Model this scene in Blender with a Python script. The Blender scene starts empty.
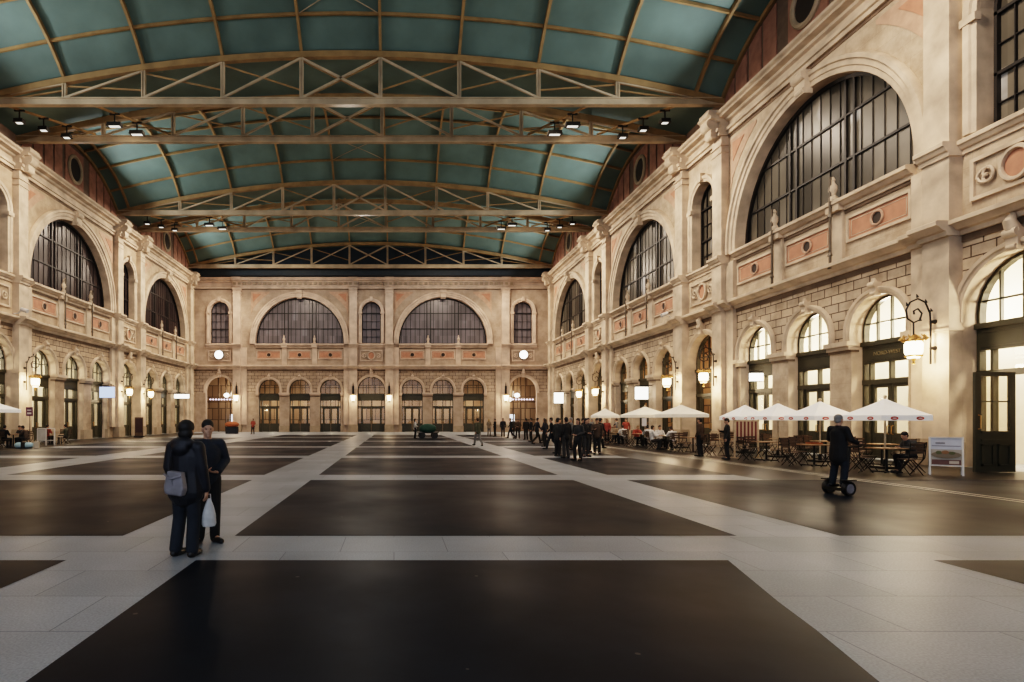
import bpy, bmesh, math, random
from mathutils import Vector, Matrix, geometry
rnd = random.Random(11)
S = bpy.context.scene
COL = S.collection
PI = math.pi

# ------------------------------------------------------------------ dimensions (metres)
XL, XR, YE = -24.6, 19.0, 70.46        # side walls and end wall planes
XC = (XL + XR) / 2                     # centre line of the hall
CBS = [26.2, 43.9, 61.6]               # centres of the big arched bays along the side walls
NCS = [17.35, 35.05, 52.75]            # centres of the narrow bays
DEP = 0.66                             # depth of the window recesses

# ------------------------------------------------------------------ materials
def new_mat(name):
    m = bpy.data.materials.new(name); m.use_nodes = True
    nt = m.node_tree
    return m, nt, nt.nodes['Principled BSDF']

def rgb(c): return (c[0], c[1], c[2], 1.0)

def mat(name, col, rough=0.6, metal=0.0, var=0.12, scale=3.0, bump=0.0, bscale=40.0, emit=0.0, ecol=None, spec=0.5):
    m, nt, b = new_mat(name)
    tc = nt.nodes.new('ShaderNodeTexCoord')
    nz = nt.nodes.new('ShaderNodeTexNoise'); nz.inputs['Scale'].default_value = scale; nz.inputs['Detail'].default_value = 5
    nt.links.new(tc.outputs['Object'], nz.inputs['Vector'])
    rp = nt.nodes.new('ShaderNodeMapRange')
    rp.inputs['From Min'].default_value = 0.3; rp.inputs['From Max'].default_value = 0.7
    rp.inputs['To Min'].default_value = 1 - var; rp.inputs['To Max'].default_value = 1 + var
    nt.links.new(nz.outputs['Fac'], rp.inputs['Value'])
    mx = nt.nodes.new('ShaderNodeVectorMath'); mx.operation = 'SCALE'
    mx.inputs[0].default_value = col[:3]
    nt.links.new(rp.outputs['Result'], mx.inputs['Scale'])
    nt.links.new(mx.outputs['Vector'], b.inputs['Base Color'])
    b.inputs['Roughness'].default_value = rough; b.inputs['Metallic'].default_value = metal
    b.inputs['Specular IOR Level'].default_value = spec
    if bump:
        n2 = nt.nodes.new('ShaderNodeTexNoise'); n2.inputs['Scale'].default_value = bscale; n2.inputs['Detail'].default_value = 4
        nt.links.new(tc.outputs['Object'], n2.inputs['Vector'])
        bp = nt.nodes.new('ShaderNodeBump'); bp.inputs['Strength'].default_value = bump; bp.inputs['Distance'].default_value = 0.02
        nt.links.new(n2.outputs['Fac'], bp.inputs['Height']); nt.links.new(bp.outputs['Normal'], b.inputs['Normal'])
    if emit:
        b.inputs['Emission Color'].default_value = rgb(ecol or col); b.inputs['Emission Strength'].default_value = emit
    return m

def stone_wall_mat(name, axis, col, dark, zlo=0.9, zhi=7.68):
    """ashlar stone: plain blocks above, coursed rustication with open joints between zlo and zhi"""
    m, nt, b = new_mat(name); N = nt.nodes.new; L = nt.links.new
    tc = N('ShaderNodeTexCoord'); sx = N('ShaderNodeSeparateXYZ'); L(tc.outputs['Object'], sx.inputs[0])
    cb = N('ShaderNodeCombineXYZ'); L(sx.outputs[axis], cb.inputs['X']); L(sx.outputs['Z'], cb.inputs['Y'])
    br = N('ShaderNodeTexBrick'); br.offset = 0.5
    for k, v in (('Scale', 1.0), ('Mortar Size', 0.024), ('Mortar Smooth', 0.2), ('Brick Width', 0.8), ('Row Height', 0.385), ('Bias', 0.0)):
        br.inputs[k].default_value = v
    br.inputs['Color1'].default_value = (0.9, 0.9, 0.9, 1); br.inputs['Color2'].default_value = (1.08, 1.06, 1.02, 1)
    br.inputs['Mortar'].default_value = (0.17, 0.14, 0.12, 1)
    L(cb.outputs[0], br.inputs['Vector'])
    b2 = N('ShaderNodeTexBrick'); b2.offset = 0.5
    for k, v in (('Scale', 1.0), ('Mortar Size', 0.006), ('Mortar Smooth', 0.3), ('Brick Width', 1.5), ('Row Height', 0.62), ('Bias', 0.0)):
        b2.inputs[k].default_value = v
    b2.inputs['Color1'].default_value = (0.94, 0.94, 0.94, 1); b2.inputs['Color2'].default_value = (1.05, 1.04, 1.02, 1)
    b2.inputs['Mortar'].default_value = (0.75, 0.73, 0.7, 1)
    L(cb.outputs[0], b2.inputs['Vector'])
    g = N('ShaderNodeMath'); g.operation = 'GREATER_THAN'; g.inputs[1].default_value = zlo; L(sx.outputs['Z'], g.inputs[0])
    l = N('ShaderNodeMath'); l.operation = 'LESS_THAN'; l.inputs[1].default_value = zhi; L(sx.outputs['Z'], l.inputs[0])
    a = N('ShaderNodeMath'); a.operation = 'MULTIPLY'; L(g.outputs[0], a.inputs[0]); L(l.outputs[0], a.inputs[1])
    mx = N('ShaderNodeMix'); mx.data_type = 'RGBA'; L(a.outputs[0], mx.inputs[0]); L(b2.outputs['Color'], mx.inputs[6]); L(br.outputs['Color'], mx.inputs[7])
    nz = N('ShaderNodeTexNoise'); nz.inputs['Scale'].default_value = 0.9; nz.inputs['Detail'].default_value = 8; nz.inputs['Roughness'].default_value = 0.65
    L(tc.outputs['Object'], nz.inputs['Vector'])
    cr = N('ShaderNodeValToRGB'); cr.color_ramp.elements[0].position = 0.36; cr.color_ramp.elements[1].position = 0.6
    cr.color_ramp.elements[0].color = rgb(dark); cr.color_ramp.elements[1].color = rgb(col)
    L(nz.outputs['Fac'], cr.inputs[0])
    mu = N('ShaderNodeMix'); mu.data_type = 'RGBA'; mu.blend_type = 'MULTIPLY'; mu.inputs[0].default_value = 1.0
    L(cr.outputs[0], mu.inputs[6]); L(mx.outputs[2], mu.inputs[7]); L(mu.outputs[2], b.inputs['Base Color'])
    hm = N('ShaderNodeMath'); hm.operation = 'MULTIPLY'; L(a.outputs[0], hm.inputs[0]); L(br.outputs['Fac'], hm.inputs[1])
    bp = N('ShaderNodeBump'); bp.inputs['Strength'].default_value = 0.8; bp.inputs['Distance'].default_value = 0.03; bp.invert = True
    L(hm.outputs[0], bp.inputs['Height']); L(bp.outputs['Normal'], b.inputs['Normal'])
    b.inputs['Roughness'].default_value = 0.75
    return m

def pane_mat(name, axis, dark, light, bright, pw=0.57, ph=1.9, z0=11.0, amount=0.12, rough=0.12):
    """night-dark glazing whose separate panes each have their own tone"""
    m, nt, b = new_mat(name); N = nt.nodes.new; L = nt.links.new
    tc = N('ShaderNodeTexCoord'); sx = N('ShaderNodeSeparateXYZ'); L(tc.outputs['Object'], sx.inputs[0])
    def cell(out, w, o):
        s1 = N('ShaderNodeMath'); s1.operation = 'SUBTRACT'; s1.inputs[1].default_value = o; L(out, s1.inputs[0])
        d = N('ShaderNodeMath'); d.operation = 'DIVIDE'; d.inputs[1].default_value = w; L(s1.outputs[0], d.inputs[0])
        f = N('ShaderNodeMath'); f.operation = 'FLOOR'; L(d.outputs[0], f.inputs[0]); return f.outputs[0]
    cb = N('ShaderNodeCombineXYZ'); L(cell(sx.outputs[axis], pw, 0.0), cb.inputs['X']); L(cell(sx.outputs['Z'], ph, z0), cb.inputs['Y'])
    wn = N('ShaderNodeTexWhiteNoise'); wn.noise_dimensions = '2D'; L(cb.outputs[0], wn.inputs['Vector'])
    nz = N('ShaderNodeTexNoise'); nz.inputs['Scale'].default_value = 0.45; nz.inputs['Detail'].default_value = 3; L(tc.outputs['Object'], nz.inputs['Vector'])
    ad = N('ShaderNodeMath'); ad.operation = 'MULTIPLY'; L(wn.outputs['Value'], ad.inputs[0]); L(nz.outputs['Fac'], ad.inputs[1])
    cr = N('ShaderNodeValToRGB'); e = cr.color_ramp.elements
    e[0].position = 0.05; e[0].color = rgb(dark); e[1].position = 0.5; e[1].color = rgb(light)
    e2 = cr.color_ramp.elements.new(1 - amount * 3.2); e2.color = rgb(bright)
    L(ad.outputs[0], cr.inputs[0]); L(cr.outputs[0], b.inputs['Base Color'])
    b.inputs['Roughness'].default_value = rough; b.inputs['Specular IOR Level'].default_value = .25
    b.inputs['Emission Strength'].default_value = 0.12; L(cr.outputs[0], b.inputs['Emission Color'])
    return m

def glass_mat(name, tint=(0.95, 0.93, 0.88), gloss=0.1):
    m = bpy.data.materials.new(name); m.use_nodes = True; nt = m.node_tree; nt.nodes.clear(); N = nt.nodes.new; L = nt.links.new
    o = N('ShaderNodeOutputMaterial'); mx = N('ShaderNodeMixShader'); t = N('ShaderNodeBsdfTransparent'); g = N('ShaderNodeBsdfGlossy')
    t.inputs[0].default_value = rgb(tint); g.inputs['Roughness'].default_value = 0.05
    fr = N('ShaderNodeLayerWeight'); pw = N('ShaderNodeMath'); pw.operation = 'POWER'; pw.inputs[1].default_value = 4.0; L(fr.outputs['Facing'], pw.inputs[0])
    ml = N('ShaderNodeMath'); ml.operation = 'MULTIPLY_ADD'; ml.inputs[1].default_value = .5; ml.inputs[2].default_value = .05; L(pw.outputs[0], ml.inputs[0])
    L(ml.outputs[0], mx.inputs[0]); L(t.outputs[0], mx.inputs[1]); L(g.outputs[0], mx.inputs[2]); L(mx.outputs[0], o.inputs[0])
    return m

def emit_mat(name, col, strength):
    m = bpy.data.materials.new(name); m.use_nodes = True; nt = m.node_tree; nt.nodes.clear(); N = nt.nodes.new
    o = N('ShaderNodeOutputMaterial'); e = N('ShaderNodeEmission'); e.inputs[0].default_value = rgb(col); e.inputs[1].default_value = strength
    nt.links.new(e.outputs[0], o.inputs[0]); return m

# ------------------------------------------------------------------ mesh builder
def arc_pts(cu, cz, r, a0, a1, n):
    return [(cu + r * math.cos(a0 + (a1 - a0) * i / n), cz + r * math.sin(a0 + (a1 - a0) * i / n)) for i in range(n + 1)]

class MB:
    def __init__(s, fn=None):
        s.v = []; s.f = []; s.m = []; s.fn = fn or (lambda a, b, c: (a, b, c))
    def add(s, vs, fs, m=0):
        n = len(s.v); s.v += [s.fn(*p) for p in vs]; s.f += [tuple(i + n for i in f) for f in fs]; s.m += [m] * len(fs); return s
    def box(s, a0, a1, b0, b1, c0, c1, m=0):
        vs = [(a, b, c) for a in (a0, a1) for b in (b0, b1) for c in (c0, c1)]
        return s.add(vs, [(0, 1, 3, 2), (4, 6, 7, 5), (0, 4, 5, 1), (2, 3, 7, 6), (0, 2, 6, 4), (1, 5, 7, 3)], m)
    def prism(s, poly, w0, w1, m=0):
        """poly in (u, z), extruded along w"""
        n = len(poly); vs = [(u, w1, z) for u, z in poly] + [(u, w0, z) for u, z in poly]
        tr = geometry.tessellate_polygon([[Vector((u, z, 0)) for u, z in poly]])
        fs = [tuple(t) for t in tr] + [tuple(i + n for i in reversed(t)) for t in tr]
        fs += [(i, (i + 1) % n, (i + 1) % n + n, i + n) for i in range(n)]
        return s.add(vs, fs, m)
    def flat(s, poly, w, m=0):
        tr = geometry.tessellate_polygon([[Vector((u, z, 0)) for u, z in poly]])
        return s.add([(u, w, z) for u, z in poly], [tuple(t) for t in tr], m)
    def tube(s, pts, r, n=8, m=0, caps=True):
        P = [Vector(p) for p in pts]; R = r if isinstance(r, (list, tuple)) else [r] * len(P)
        vs = []; fs = []; prev = None
        for i, p in enumerate(P):
            d = (P[min(i + 1, len(P) - 1)] - P[max(i - 1, 0)])
            if d.length < 1e-9: d = Vector((0, 0, 1))
            d.normalize()
            if prev is None:
                a = Vector((0, 0, 1)) if abs(d.z) < 0.9 else Vector((1, 0, 0))
                u = d.cross(a).normalized()
            else:
                u = (prev - d * prev.dot(d))
                u = u.normalized() if u.length > 1e-6 else d.orthogonal().normalized()
            prev = u; w = d.cross(u)
            for k in range(n):
                t = 2 * PI * k / n + PI / n
                vs.append(tuple(p + (u * math.cos(t) + w * math.sin(t)) * R[i]))
        for i in range(len(P) - 1):
            for k in range(n):
                fs.append((i * n + k, i * n + (k + 1) % n, (i + 1) * n + (k + 1) % n, (i + 1) * n + k))
        if caps:
            fs.append(tuple(range(n))); fs.append(tuple((len(P) - 1) * n + k for k in range(n)))
        return s.add(vs, fs, m)
    def bar(s, p, q, w, h=None, m=0):
        """rectangular bar from p to q"""
        h = h or w; p = Vector(p); q = Vector(q); d = (q - p).normalized()
        a = Vector((0, 0, 1)) if abs(d.z) < 0.95 else Vector((0, 1, 0))
        u = d.cross(a).normalized() * w / 2; v = u.cross(d).normalized() * h / 2
        vs = [tuple(e + u * i + v * j) for e in (p, q) for i, j in ((-1, -1), (1, -1), (1, 1), (-1, 1))]
        return s.add(vs, [(0, 1, 2, 3), (4, 7, 6, 5), (0, 4, 5, 1), (1, 5, 6, 2), (2, 6, 7, 3), (3, 7, 4, 0)], m)
    def lathe(s, prof, c=(0, 0, 0), n=16, m=0):
        vs = []; fs = []
        for r, z in prof:
            for k in range(n):
                t = 2 * PI * k / n; vs.append((c[0] + r * math.cos(t), c[1] + r * math.sin(t), c[2] + z))
        for i in range(len(prof) - 1):
            for k in range(n):
                fs.append((i * n + k, i * n + (k + 1) % n, (i + 1) * n + (k + 1) % n, (i + 1) * n + k))
        fs.append(tuple(range(n))); fs.append(tuple((len(prof) - 1) * n + k for k in range(n)))
        return s.add(vs, fs, m)
    def ell(s, c, r, n=12, k=8, rot=None, m=0):
        vs = [(0, 0, -1)]; fs = []
        for i in range(1, k):
            a = -PI / 2 + PI * i / k
            for j in range(n):
                t = 2 * PI * j / n; vs.append((math.cos(a) * math.cos(t), math.cos(a) * math.sin(t), math.sin(a)))
        vs.append((0, 0, 1)); top = len(vs) - 1
        out = []
        for p in vs:
            q = Vector((p[0] * r[0], p[1] * r[1], p[2] * r[2]))
            if rot: q = rot @ q
            out.append(tuple(q + Vector(c)))
        for j in range(n):
            fs.append((0, 1 + (j + 1) % n, 1 + j)); fs.append((top, 1 + (k - 2) * n + j, 1 + (k - 2) * n + (j + 1) % n))
        for i in range(k - 2):
            for j in range(n):
                a = 1 + i * n; fs.append((a + j, a + (j + 1) % n, a + n + (j + 1) % n, a + n + j))
        return s.add(out, fs, m)
    def sweep(s, path, prof, m=0):
        """moulding of profile (n, w) along path of (u, z, nu, nz)"""
        k = len(prof); vs = []; fs = []
        for u, z, nu, nz in path:
            for n_, w in prof: vs.append((u + nu * n_, w, z + nz * n_))
        for i in range(len(path) - 1):
            for j in range(k - 1):
                fs.append((i * k + j, i * k + j + 1, (i + 1) * k + j + 1, (i + 1) * k + j))
        fs.append(tuple(range(k))); fs.append(tuple((len(path) - 1) * k + j for j in range(k)))
        return s.add(vs, fs, m)
    def mould(s, u0, u1, prof, m=0):
        """straight horizontal moulding: profile (w, z)"""
        k = len(prof); vs = [(u0, w, z) for w, z in prof] + [(u1, w, z) for w, z in prof]
        fs = [(j, (j + 1) % k, (j + 1) % k + k, j + k) for j in range(k)] + [tuple(range(k)), tuple(range(2 * k - 1, k - 1, -1))]
        return s.add(vs, fs, m)
    def mesh(s, name, smooth=False, angle=40):
        me = bpy.data.meshes.new(name); me.from_pydata(s.v, [], s.f)
        me.polygons.foreach_set('material_index', s.m)
        bm = bmesh.new(); bm.from_mesh(me); bmesh.ops.recalc_face_normals(bm, faces=bm.faces); bm.to_mesh(me); bm.free()
        if smooth:
            me.polygons.foreach_set('use_smooth', [True] * len(me.polygons)); me.set_sharp_from_angle(angle=math.radians(angle))
        return me
    def build(s, name, mats, parent=None, smooth=False, angle=40):
        return link(name, s.mesh(name, smooth, angle), mats, parent)

def link(name, me, mats, parent=None):
    for m_ in (mats if isinstance(mats, (list, tuple)) else [mats]): me.materials.append(m_)
    o = bpy.data.objects.new(name, me); COL.objects.link(o)
    if parent is not None: o.parent = parent
    return o

def tag(o, label, cat, group=None):
    o['label'] = label; o['category'] = cat
    if group: o['group'] = group
    return o

def struct(o, label=None, cat=None):
    o['kind'] = 'structure'
    if label: o['label'] = label
    if cat: o['category'] = cat
    return o

def thing(name, label, cat, loc=(0, 0, 0), rz=0, group=None):
    o = bpy.data.objects.new(name, None); COL.objects.link(o); o.empty_display_size = 0.2
    o.location = loc; o.rotation_euler = (0, 0, rz)
    return tag(o, label, cat, group)

def kids(o): return [c for c in bpy.data.objects if c.parent == o]

def dup(src, loc=None, rz=None, label=None, group=None, parent=None, mats=None):
    c = src.copy(); COL.objects.link(c)
    if parent is not None: c.parent = parent
    if loc is not None: c.location = loc
    if rz is not None: c.rotation_euler = (0, 0, rz)
    if label: c['label'] = label
    if group: c['group'] = group
    recolour(c, mats)
    for ch in kids(src):
        dup(ch, parent=c, mats=mats)
    return c

def recolour(o, mats):
    if not mats: return
    base = o.name.split('.')[0]
    if base in mats and o.type == 'MESH':
        o.material_slots[0].link = 'OBJECT'; o.material_slots[0].material = mats[base]

# wall frames: u along the wall, w out of the wall into the hall, z up
FR = lambda u, w, z: (XR - w, u, z)
FL = lambda u, w, z: (XL + w, u, z)
FE = lambda u, w, z: (u, YE - w, z)

# ------------------------------------------------------------------ material set
M = {}
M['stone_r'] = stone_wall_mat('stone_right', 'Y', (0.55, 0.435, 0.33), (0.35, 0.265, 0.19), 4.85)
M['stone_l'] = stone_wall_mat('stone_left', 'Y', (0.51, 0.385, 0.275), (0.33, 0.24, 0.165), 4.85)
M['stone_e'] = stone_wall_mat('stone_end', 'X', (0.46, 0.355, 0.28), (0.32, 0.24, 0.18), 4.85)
M['trim'] = mat('carved_limestone', (0.54, 0.428, 0.325), 0.7, var=0.28, scale=1.1, bump=0.15, bscale=9)
M['trim_e'] = mat('carved_sandstone', (0.56, 0.43, 0.345), 0.7, var=0.22, scale=1.1, bump=0.15, bscale=9)
M['plinth'] = mat('plinth_stone', (0.36, 0.28, 0.2), 0.6, var=0.2, scale=1.5)
M['ledge_shade'] = mat('ledge_shade_stone', (0.17, 0.12, 0.083), 0.8, var=0.3, scale=1.2)  # shadow under ledges, put into the colour of thin bands
M['pink'] = mat('salmon_plaster', (0.46, 0.22, 0.145), 0.8, var=0.15, scale=2.5)
M['pink_pale'] = mat('pale_salmon_plaster', (0.48, 0.31, 0.225), 0.8, var=0.15, scale=2.5)
M['attic_pink'] = mat('attic_salmon', (0.31, 0.165, 0.12), 0.85, var=0.2, scale=2)
M['attic_post'] = mat('attic_divider', (0.15, 0.105, 0.08), 0.8, var=0.15)
M['dark_disc'] = mat('dark_grille', (0.03, 0.02, 0.015), 0.6)
M['iron'] = mat('black_iron', (0.02, 0.018, 0.015), 0.5, metal=0.3)
M['gold'] = mat('gilded_iron', (0.42, 0.24, 0.08), 0.4, metal=0.7)
M['rod'] = mat('bronze_rod', (0.10, 0.075, 0.05), 0.5)
M['bar'] = mat('window_bars', (0.015, 0.013, 0.012), 0.5)
M['green'] = mat('dark_green_joinery', (0.05, 0.047, 0.03), 0.45, var=0.1)
M['brownwood'] = mat('brown_joinery', (0.11, 0.062, 0.03), 0.5, var=0.2, scale=4)
M['glass'] = glass_mat('door_glass')
M['pane_r'] = pane_mat('window_panes_right', 'Y', (0.045, 0.04, 0.032), (0.16, 0.14, 0.11), (0.42, 0.42, 0.42), rough=.3)
M['pane_l'] = pane_mat('window_panes_left', 'Y', (0.018, 0.013, 0.014), (0.05, 0.036, 0.034), (0.09, 0.07, 0.07), rough=.3)
M['pane_e'] = pane_mat('window_panes_end', 'X', (0.13, 0.115, 0.12), (0.175, 0.155, 0.165), (0.21, 0.195, 0.21), ph=0.95, rough=.3)
M['steel'] = mat('ochre_painted_steel', (0.30, 0.19, 0.085), 0.55, var=0.25, scale=1.2)
M['steel_pale'] = mat('pale_ochre_steel', (0.47, 0.36, 0.24), 0.55, var=0.25, scale=0.8)
M['lampglass'] = emit_mat('lantern_glow', (1.0, 0.80, 0.52), 9.0)
M['white_glow'] = emit_mat('white_glow', (1.0, 0.95, 0.86), 6.0)
M['sign_glow'] = emit_mat('sign_glow', (1.0, 0.93, 0.8), 5.0)
M['sign_blue'] = emit_mat('blue_sign_glow', (0.55, 0.68, 1.0), 1.6)
M['sign_white'] = emit_mat('white_sign_glow', (0.9, 0.94, 1.0), 2.0)
M['flood_glow'] = emit_mat('floodlight_glow', (1.0, 0.95, 0.85), 1.6)
# ------------------------------------------------------------------ walls with arched openings
def arch_loop(cu, half, z0, zs, n):
    """bottom-left, up, over the arch, down to bottom-right"""
    return [(cu - half, z0)] + [(cu + half * math.cos(PI - PI * i / n), zs + half * math.sin(PI - PI * i / n)) for i in range(n + 1)] + [(cu + half, z0)]

def wall_body(name, frame, u0, u1, z1, doors, wins, m, dep=DEP):
    doors = sorted(doors); outer = [(u0, 0.0)]
    dl = []
    for cu, half, zs in doors:
        lp = arch_loop(cu, half, 0.0, zs, 14); outer += lp; dl.append(lp)
    outer += [(u1, 0.0), (u1, z1), (u0, z1)]
    holes = [arch_loop(cu, half, z0, zs, n) for cu, half, z0, zs, n in wins]
    loops = [outer] + holes
    flatp = [p for lp in loops for p in lp]
    tr = geometry.tessellate_polygon([[Vector((u, z, 0)) for u, z in lp] for lp in loops])
    mb = MB(frame)
    mb.add([(u, 0, z) for u, z in flatp], [tuple(t) for t in tr])
    mb.add([(u, -dep, z) for u, z in flatp], [tuple(t) for t in tr])
    for lp, closed in [(l, False) for l in dl] + [(l, True) for l in holes]:
        n = len(lp)
        mb.add([(u, 0, z) for u, z in lp] + [(u, -dep, z) for u, z in lp],
               [(i, (i + 1) % n, (i + 1) % n + n, i + n) for i in range(n if closed else n - 1)], 1)
    me = bpy.data.meshes.new(name); me.from_pydata(mb.v, [], mb.f); me.polygons.foreach_set('material_index', mb.m)
    return struct(link(name, me, [m, M['trim_e'] if name == 'wall_end' else M['trim']]))

BIG = (5.45, 10.86, 11.2)      # half width, sill, springing of the great windows
SML = (1.18, 10.95, 14.92)     # narrow windows
DH, DZ = 1.31, 5.2             # door arches
NH, NZ = 1.72, 5.12            # wide door arches in the narrow bays
def doors_of(cbs, ncs): return [(c + d, DH, DZ) for c in cbs for d in (-3.79, 0, 3.79)] + [(c, NH, NZ) for c in ncs]
def wins_of(cbs, ncs): return [(c, *BIG, 28) for c in cbs] + [(c, *SML, 14) for c in ncs]

E_C = [XC - 8.85, XC + 8.85]; E_N = [XC]; E_K = [XC - 18.72, XC + 18.72]
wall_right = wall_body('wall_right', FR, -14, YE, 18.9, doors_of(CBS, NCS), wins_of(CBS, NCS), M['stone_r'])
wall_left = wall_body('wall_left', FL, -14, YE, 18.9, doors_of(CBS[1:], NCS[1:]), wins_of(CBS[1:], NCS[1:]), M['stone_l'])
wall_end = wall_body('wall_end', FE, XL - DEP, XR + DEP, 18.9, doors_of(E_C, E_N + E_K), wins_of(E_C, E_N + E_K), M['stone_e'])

ARCHV = [(0, 0), (0, .12), (.2, .14), (.24, .2), (.44, .2), (.48, .29), (.64, .29), (.69, .16), (.69, 0)]
ARCHV_S = [(0, 0), (0, .1), (.14, .12), (.18, .18), (.36, .2), (.40, .08), (.40, 0)]
ARCHV_D = [(0, 0), (0, .08), (.1, .1), (.13, .15), (.24, .17), (.29, .08), (.29, 0)]
def arch_path(cu, half, z0, zs, n):
    p = [(cu - half, z0, -1, 0)] if z0 < zs else []
    for i in range(n + 1):
        a = PI - PI * i / n; p.append((cu + half * math.cos(a), zs + half * math.sin(a), math.cos(a), math.sin(a)))
    if z0 < zs: p.append((cu + half, z0, 1, 0))
    return p

def keystone(mb, cu, z, h, w, proj):
    t = w / 2; b = w * .36
    mb.prism([(cu - b, z - h * .25), (cu + b, z - h * .25), (cu + t, z + h * .8), (cu - t, z + h * .8)], 0, proj * .8)
    mb.tube([(cu - t * .9, proj * .75, z + h * .62), (cu + t * .9, proj * .75, z + h * .62)], h * .24, 12)
    mb.tube([(cu - b * .9, proj * .7, z - h * .08), (cu + b * .9, proj * .7, z - h * .08)], h * .14, 10)

def course(mb, u0, u1, z, h, proj, w0=0.0):
    """string course: stepped moulding between z and z+h"""
    mb.mould(u0, u1, [(0, z), (w0 + proj * .25, z), (w0 + proj * .3, z + h * .3), (w0 + proj * .55, z + h * .36), (w0 + proj * .8, z + h * .62),
                      (w0 + proj, z + h * .68), (w0 + proj, z + h * .94), (w0 + proj * .9, z + h), (0, z + h)])

def entab(mb, u0, u1, w0=0.0):
    mb.mould(u0, u1, [(0, 17.66), (w0 + .16, 17.66), (w0 + .16, 17.85), (w0 + .26, 17.88), (w0 + .26, 18.05), (w0 + .08, 18.12), (w0 + .08, 18.4),
                      (w0 + .24, 18.46), (w0 + .3, 18.56), (w0 + .62, 18.62), (w0 + .62, 18.74), (w0 + .76, 18.82), (w0 + .8, 18.92), (0, 18.98)])

def panel(frame, parent, u0, u1, z0=8.96, z1=10.05, tm=None):
    f = MB(frame)
    t = .11
    for a, b, c, d in ((u0, u1, z1 - t, z1), (u0, u1, z0, z0 + t), (u0, u0 + t, z0 + t, z1 - t), (u1 - t, u1, z0 + t, z1 - t)):
        f.box(a, b, -.01, .09, c, d)
    p = f.build('panel_frame', tm, parent)
    q = MB(frame); q.box(u0 + t, u1 - t, 0, .03, z0 + t, z1 - t)
    q.build('panel', M['pink'], p)
    g = MB(frame); s_ = .1; a, b, c, d = u0 + t + s_, u1 - t - s_, z0 + t + s_, z1 - t - s_
    for e in ((a, b, d - .025, d), (a, b, c, c + .025), (a, a + .025, c, d), (b - .025, b, c, d)):
        g.box(e[0], e[1], .03, .045, e[2], e[3])
    cu, cz = (u0 + u1) / 2, (z0 + z1) / 2
    ring = [(cu + .27 * math.cos(2 * PI * i / 20), .06, cz + .27 * math.sin(2 * PI * i / 20)) for i in range(21)]
    g.build('panel_moulding', tm, p); g = MB(frame); g.tube(ring, .05, 6, caps=False); g.build('medallion_ring', M['pink_pale'], p)
    d_ = MB(frame); d_.prism([(cu + .23 * math.cos(2 * PI * i / 20), cz + .23 * math.sin(2 * PI * i / 20)) for i in range(20)], 0, .05)
    d_.build('medallion', M['dark_disc'], p)

def finial(mb, cu):
    prof = [(.0, 0), (.2, 0), (.2, .22), (.13, .28), (.15, .4), (.22, .55), (.2, .75), (.1, .9), (.09, 1.0), (.12, 1.06), (.05, 1.22), (0, 1.25)]
    n = 10; vs = []; fs = []
    for r, z in prof:
        for k in range(n):
            t = 2 * PI * k / n; vs.append((cu + r * .8 * math.cos(t), .3 + r * .8 * math.sin(t), 10.86 + z * .85))
    for i in range(len(prof) - 1):
        for k in range(n): fs.append((i * n + k, i * n + (k + 1) % n, (i + 1) * n + (k + 1) % n, (i + 1) * n + k))
    mb.add(vs, fs)

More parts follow.
